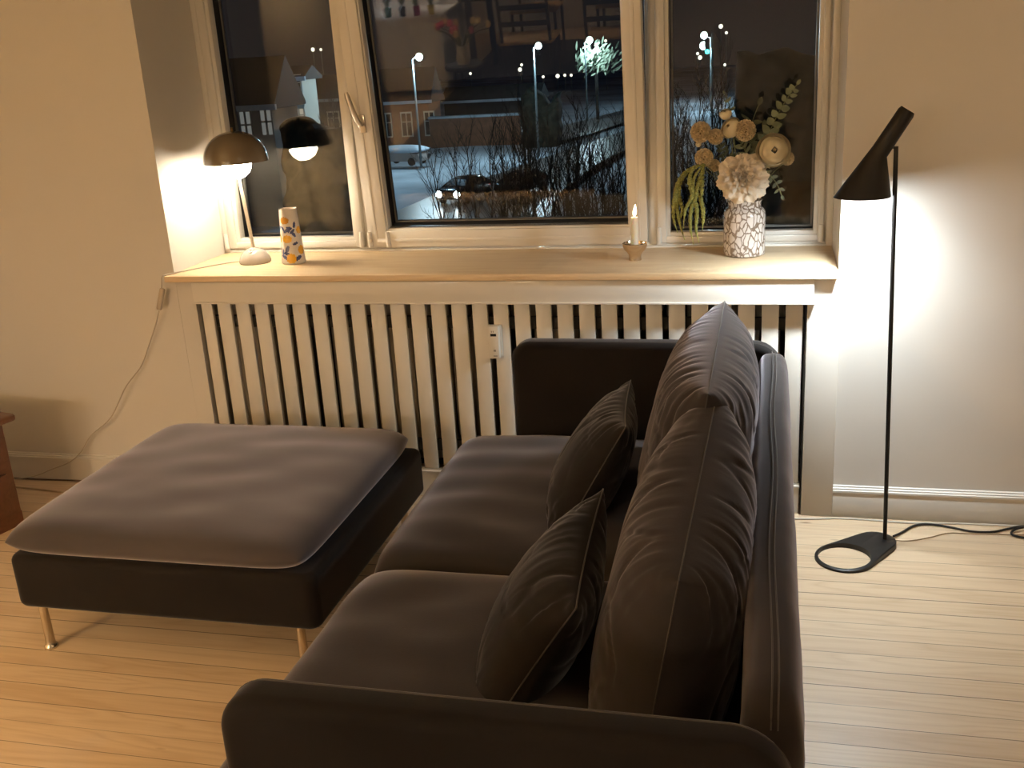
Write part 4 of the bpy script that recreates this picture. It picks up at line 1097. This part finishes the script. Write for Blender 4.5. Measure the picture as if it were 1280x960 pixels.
tp = [(548, 196, 38), (566, 178, 40), (590, 168, 42), (604, 150, 44), (618, 158, 40), (633, 140, 46), (646, 158, 42), (662, 128, 48), (676, 150, 44), (688, 138, 50), (702, 160, 44), (716, 130, 52), (729, 160, 42), (742, 146, 50), (757, 168, 44), (770, 140, 52), (842, 120, 60), (858, 130, 52), (872, 90, 64), (886, 118, 56), (900, 60, 70), (912, 110, 58), (412, 110, 70), (432, 150, 60), (398, 150, 66), (640, 190, 34), (655, 176, 36), (668, 186, 33), (683, 172, 36), (696, 180, 34), (710, 178, 37), (724, 186, 33), (736, 170, 36), (750, 180, 34), (763, 172, 37), (776, 184, 33), (628, 200, 36), (848, 170, 42), (866, 160, 44), (880, 176, 41), (894, 166, 44)]
for i, (px, py, Y) in enumerate(tp):
    p = atY(px, py, Y); tree('bare_sapling', p.x, Y, p.z - G, 100 + i, 'bare winter sapling with thin upright twigs outside', 'bare saplings along the slope outside', r=.06 if py > 130 else .085, n1=10)
for i, (px, py, Y, s) in enumerate(((596, 250, 33, 3.0), (650, 262, 38, 3.6), (700, 255, 33, 3.4), (752, 250, 38, 4.2), (800, 255, 33, 3.8), (858, 250, 39, 4.4), (900, 240, 45, 4.6))):
    p = atY(px, py, Y)
    o = empty('twiggy_bush', (p.x, Y, G), 0, 'tangled leafless bush on the slope below the window', 'bush', 'leafless bushes below the window')
    bm = B(); qq = random.Random(i)
    for k in range(60):
        a = qq.uniform(-1, 1); d = Vector((a * .55, qq.uniform(-.3, .3), 1)).normalized(); l = s * qq.uniform(.6, 1.15)
        st = Vector((qq.uniform(-.9, .9), qq.uniform(-1, 1), 0)); 
        tube(bm, smooth_path([st, st + d * l * .5 + Vector((qq.uniform(-.15, .15), 0, 0)), st + d * l + Vector((a * .5, 0, -.1))], 3), [.03, .027, .024, .02, .016, .012, .008], 4, caps=False)
    build('twigs', bm, M_trunk, o)
# street lamps
LAMPS = []
def street_lamp(px, py, ppx, base_py, Y, label, e=1, arm=True, s=.28):
    p = atY(px, py, Y); t = atY(ppx, py + 3, Y)
    o = empty('street_lamp', (t.x, Y, G), 0, label, 'street lamp')
    bm = B(); tube(bm, [(0, 0, 0), (0, 0, t.z - G)], [.11, .07], 8); tube(bm, smooth_path([(0, 0, t.z - G), ((p.x - t.x) * .5, 0, t.z - G + .18), (p.x - t.x, 0, p.z - G + s)], 4), .05, 6); build('pole', bm, M_pole, o)
    bm = B(); bmesh.ops.create_uvsphere(bm, u_segments=18, v_segments=10, radius=s); bmesh.ops.translate(bm, vec=(p.x - t.x, 0, p.z - G), verts=bm.verts)
    build('globe', bm, emit('street_globe', (.75, 1, .9), 3.0), o)
    LAMPS.append((p, e))
street_lamp(524, 71, 515.5, 0, 78, 'street lamp with a round globe by the brick house', 1.0, s=.30)
street_lamp(673, 57, 667, 0, 84, 'street lamp with a round globe in front of the black shed', 1.0, s=.28)
street_lamp(737, 50, 731, 0, 120, 'street lamp shining over the pale leafy treetop', .9, s=.40)
street_lamp(880, 44, 888, 0, 150, 'upper street lamp beside the traffic signal', 1.2, s=.5)
street_lamp(879.5, 57, 889, 0, 130, 'lower street lamp beside the traffic signal', 1.2, s=.5)
for k, (px, py) in enumerate(((391, 62), (401, 62), (588, 92), (650, 87), (652, 81), (679, 96), (697, 95), (706, 94), (714, 94), (901, 33), (908, 41), (872, 67), (875, 72), (906, 81), (757, 51))):
    p = atY(px, py, 200); o = empty('distant_light', (p.x, 200, G), 0, 'tiny distant street light beyond the houses', 'light', 'tiny distant lights')
    bm = B(); bmesh.ops.create_uvsphere(bm, u_segments=8, v_segments=6, radius=.28 + .12 * (k % 3 == 0)); bmesh.ops.translate(bm, vec=(0, 0, p.z - G), verts=bm.verts); build('globe', bm, emit('far_globe', (1, .95, .8), 1.6), o)
    bm = B(); tube(bm, [(0, 0, 0), (0, 0, p.z - G)], .06, 6); build('pole', bm, M_pole, o)
# evergreen under the lamp: lit feathery tree
p = atY(745, 76, 122)
o = empty('pale_tree', (p.x, 122, G), 0, 'feathery pale tree lit green by the lamp above it', 'tree')
bm = B(); tube(bm, [(0, 0, 0), (0, 0, p.z - G)], .2, 6); build('trunk', bm, M_trunk, o)
bm = B(); qq = random.Random(5)
for k in range(260):
    c = Vector((qq.gauss(0, 1.0), qq.gauss(0, .8), (p.z - G) + qq.gauss(0, .8)))
    leaf(bm, c, (qq.uniform(-.3, 1), qq.uniform(-.5, .5), qq.uniform(.2, 1)), (0, -1, 0), qq.uniform(.6, 1.2), .22)
build('leaves', bm, mat('pale_leaves', (.30, .36, .25), .7, var=.2), o)
# traffic signal
p = atY(884.5, 62, 110)
o = empty('traffic_signal', (p.x + .5, 109.6, G), 0, 'traffic signal glowing green on a tall pole', 'traffic light')
bm = B(); tube(bm, [(0, 0, 0), (0, 0, p.z - G + 1.6)], .10, 8); build('pole', bm, M_pole, o)
bm = B(); box(bm, -.75, -.25, -.2, .2, p.z - G - .5, p.z - G + 1.0, .05); hs = build('housing', bm, M_black, o)
for k, (dz, m_) in enumerate(((.75, M_wdark), (.27, M_wdark), (-.2, emit('green_signal', (.05, 1, .85), 9)))):
    bm = B(); lathe(bm, [(0, 0), (.22, 0), (.2, .06), (0, .1)], n=20, mtx=Matrix.Translation((-.5, -.2, p.z - G + dz)) @ Matrix.Rotation(PI/2, 4, 'X')); build('lens', bm, m_, hs)
# dark evergreen masses, and an added one blacking out the right of the view
def hedge(name, pxa, pxb, pytop, Y, label, depth=1.6, seed=0, wob=.8):
    p0, p1 = atY(pxa, 200, Y), atY(pxb, 200, Y)
    hz = atY((pxa + pxb) / 2, pytop, Y).z - G; w_ = (p1.x - p0.x) / 2
    o = empty(name, ((p0.x + p1.x) / 2, Y, G), 0, label, 'hedge')
    bm = B(); nx, nz_ = 60, 60; gg = []
    for i in range(nx + 1):
        row = []
        for j in range(nz_ + 1):
            x = -w_ + 2 * w_ * i / nx; z = -.6 + (hz + .6 + wob * noise.noise(Vector((x * .6, seed, 1)))) * j / nz_
            x += .35 * noise.noise(Vector((x, z, 3 + seed))); y = -depth * math.sin(PI * (j / nz_ * .5 + .5)) ** .5 * math.sin(PI * i / nx) ** .4 - .5 * noise.noise(Vector((x * 1.5, z * 1.5, 7 + seed)))
            row.append(bm.verts.new((x, y, z)))
        gg.append(row)
    back = [[bm.verts.new((v.co.x, depth * 1.2 - v.co.y * .4, v.co.z)) for v in row] for row in gg]
    for G_, fl_ in ((gg, 0), (back, 1)):
        for i in range(nx):
            for j in range(nz_):
                qd = (G_[i][j], G_[i+1][j], G_[i+1][j+1], G_[i][j+1]); bm.faces.new(qd[::-1] if fl_ else qd)
    for i in range(nx): bm.faces.new((gg[i][nz_], gg[i+1][nz_], back[i+1][nz_], back[i][nz_])); bm.faces.new((gg[i+1][0], gg[i][0], back[i][0], back[i+1][0]))
    for j in range(nz_): bm.faces.new((gg[0][j], gg[0][j+1], back[0][j+1], back[0][j])); bm.faces.new((gg[nx][j+1], gg[nx][j], back[nx][j], back[nx][j+1]))
    build('foliage', bm, M_hedge, o)
M_hedge = mat('hedge_green', (.018, .022, .014), .9, var=.5, vscale=2)
hedge('right_dark_mass', 918, 1075, 66, 46, 'added tall dark mass that keeps the right of the view outside black')  # added dark mass, stands in for the darkness in the right pane
hedge('dark_shrubbery', 352, 440, 156, 44, 'dark shrubbery between the grey house and the street, behind the lamp', .7, 5, 1.2)
hedge('round_bush', 655, 700, 118, 96, 'round dark bush at the right end of the black shed', 1.5, 9, 1.5)
# cars
def car(name, label, x, y, rz, paint, front=True, lights=True, snow=False):
    o = empty(name, (x, y, G + .12), rz, label, 'car')
    prof = [(-2.1, .35), (-2.15, .75), (-2.0, .95), (-1.2, 1.0), (-.7, 1.38), (.2, 1.46), (1.1, 1.40), (1.75, 1.05), (2.05, .95), (2.12, .55), (2.05, .32)]
    bm = B(); prism(bm, [(p[0], p[1]) for p in prof], 'x', -.85, .85, .10, 3)
    for v in bm.verts:
        if v.co.z > 1.0: v.co.x *= 1 - .32 * (v.co.z - 1.0) / .46
    build('body', bm, paint, o, angle=50)
    # glass
    bm = B(); 
    vs = [bm.verts.new(v) for v in ((-.68, -1.16, 1.04), (.68, -1.16, 1.04), (.56, -.74, 1.36), (-.56, -.74, 1.36))]; bm.faces.new(vs)
    vs = [bm.verts.new(v) for v in ((-.62, 1.74, 1.09), (.62, 1.74, 1.09), (.55, 1.2, 1.38), (-.55, 1.2, 1.38))]; bm.faces.new(vs)
    for f in bm.faces: f.normal_update()
    bmesh.ops.translate(bm, vec=(0, 0, .02), verts=bm.verts)
    bmesh.ops.solidify(bm, geom=bm.faces[:], thickness=.02)
    build('windscreen', bm, M_wdark, o)
    for (wx_, wy) in ((-.82, -1.35), (.82, -1.35), (-.82, 1.3), (.82, 1.3)):
        bm = B(); lathe(bm, [(0, -.1), (.2, -.1), (.33, -.09), (.33, .09), (.2, .1), (0, .1)], n=20, mtx=Matrix.Translation((wx_, wy, .33)) @ Matrix.Rotation(PI/2, 4, 'Y')); build('wheel', bm, M_black, o)
    for s in (-1, 1):
        bm = B(); lathe(bm, [(0, -.02), (.21, 0), (.19, .06), (0, .10)], n=16, mtx=Matrix.Translation((.63*s, -2.12, .66)) @ Matrix.Rotation(PI/2, 4, 'X'))
        build('headlight', bm, emit('headlight', (.85, .95, 1), 22) if lights and front else M_wdark, o, label) if False else build('headlight', bm, emit('headlight', (.85, .95, 1), 22) if lights and front else M_wdark, o)
        bm = B(); box(bm, .66*s-.2, .66*s+.2, 2.02, 2.14, .78, .92, .02); build('tail_light', bm, emit('tail_light', (1, .12, .03), 7) if lights and not front else M_wdark, o)
    return o
M_cpaint = mat('dark_car_paint', (.02, .02, .022), .2, var=.05, coat=.8)
c1 = atZ(559, 258, G); c2 = atZ(572, 246, G)
pf = atZ(560, 257, G + .1)
car('approaching_car', 'dark car with bright headlights driving up the snowy street', pf.x + .6, pf.y + 1.9, R(-14), M_cpaint, True)
pt = atZ(658, 240, G + .1)
car('leaving_car', 'dark car with red tail lights driving away behind the twigs', pt.x, pt.y - 1.0, R(-16), M_cpaint, False)
pv = atZ(500, 208, G + .1)
sc_ = car('snow_covered_car', 'parked car under a thick layer of snow by the brick house', pv.x, pv.y + 1, R(75), mat('snowed_paint', (.35, .30, .28), .6), False, lights=False)
bm = cushion_mesh(2.0, 4.3, .5, .1, n=20, pw=4); bmesh.ops.translate(bm, vec=(0, 0, 1.02), verts=bm.verts); build('snow_layer', bm, M_snow, sc_)
pb = atZ(542, 197, G)
bk_ = empty('bicycle', (pb.x, pb.y, G), R(10), 'bicycle standing in the snow in front of the garden wall', 'bicycle')
for x in (-.55, .55):
    bm = B(); tube(bm, [(x + .34 * math.cos(t * PI / 10), 0, .34 + .34 * math.sin(t * PI / 10)) for t in range(21)], .03, 6, caps=False); build('wheel', bm, M_black, bk_)
bm = B()
for a_, b_ in (((-.55, .34), (-.1, .32)), ((-.1, .32), (.4, .85)), ((-.25, .85), (.4, .85)), ((-.25, .9), (-.1, .32)), ((-.55, .34), (-.25, .85)), ((.55, .34), (.38, 1.0))): tube(bm, [(a_[0], 0, a_[1]), (b_[0], 0, b_[1])], .025, 6)
build('bike_frame', bm, M_black, bk_)

# ================================================================== LIGHT
def light(name, kind, loc, power, col, size=.05, rot=None, spot=None, blend=.3):
    l = bpy.data.lights.new(name, kind); l.energy = power; l.color = col
    if kind in ('POINT', 'SPOT'): l.shadow_soft_size = size
    if kind == 'AREA': l.size = size
    if spot: l.spot_size = spot; l.spot_blend = blend
    o = bpy.data.objects.new(name, l); COL.objects.link(o); o.location = loc
    if rot: o.rotation_euler = rot
    return o
WARM = (1, .64, .27)
light('corner_lamp_light', 'POINT', LP, 212, WARM, .12)
light('pendant_light', 'POINT', (-1.75, -5.35, 1.55), 110, (1, .66, .36), .05)
light('tulip_fill', 'POINT', (-2.55, -4.35, 1.34), 42, (1, .84, .66), .05)  # light of the added pendant over the tulips
light('room_light', 'POINT', (1.2, -3.6, 2.3), 18, (1, .78, .50), .25)
light('floor_lamp_light', 'SPOT', (.252, -.19, 1.080), 36, (.86, .96, 1), .035, rot=(0, R(14), 0), spot=R(179), blend=1.0)
light('floor_lamp_glow', 'POINT', (.252, -.19, 1.078), 7, (.86, .96, 1), .03)
light('table_lamp_light', 'POINT', (TX + LX, TY, TZ + RZ + .040), 14, (1, .82, .60), .02)
light('candle_light', 'POINT', (-.430, .165, .985), .35, (1, .55, .22), .008)
for p, e in LAMPS: light('street_lamp_light', 'POINT', p + Vector((0, -.5, -.6)), 2200 * e, (.62, .86, 1), .3)
light('yard_fill', 'POINT', (-24, 62, 4), 1300, (.42, .72, 1), .5)  # added light with no lamp behind it, brightens the snowy yard
light('near_street_fill', 'POINT', (-14, 36, 3), 350, (.6, .82, 1), .5)  # added fill for the nearer snow, no lamp stands here
l = light('under_cabinet_light', 'AREA', (-3.03, -5.22, 1.292), 34, (1, .90, .84), .50); l.data.shape = 'RECTANGLE'; l.data.size_y = .06
w = bpy.data.worlds.new('night'); sc.world = w; w.use_nodes = True
wn = w.node_tree; bg = wn.nodes['Background']
tcw = wn.nodes.new('ShaderNodeTexCoord'); sp2 = wn.nodes.new('ShaderNodeSeparateXYZ'); rmp = wn.nodes.new('ShaderNodeValToRGB')
lk(wn, tcw.outputs['Generated'], sp2.inputs[0]); lk(wn, sp2.outputs['Z'], rmp.inputs['Fac']); lk(wn, rmp.outputs['Color'], bg.inputs['Color'])
rmp.color_ramp.elements[0].color = (.010, .010, .012, 1); rmp.color_ramp.elements[1].color = (.003, .004, .008, 1); rmp.color_ramp.elements[1].position = .5
bg.inputs['Strength'].default_value = 1

sc.view_settings.view_transform = 'Standard'; sc.view_settings.look = 'None'; sc.view_settings.gamma = 1; sc.view_settings.exposure = 0; sc.view_settings.use_curve_mapping = False
sc.cycles.use_denoising = True; sc.cycles.max_bounces = 8; sc.cycles.transparent_max_bounces = 12
sc.cycles.sample_clamp_indirect = 6
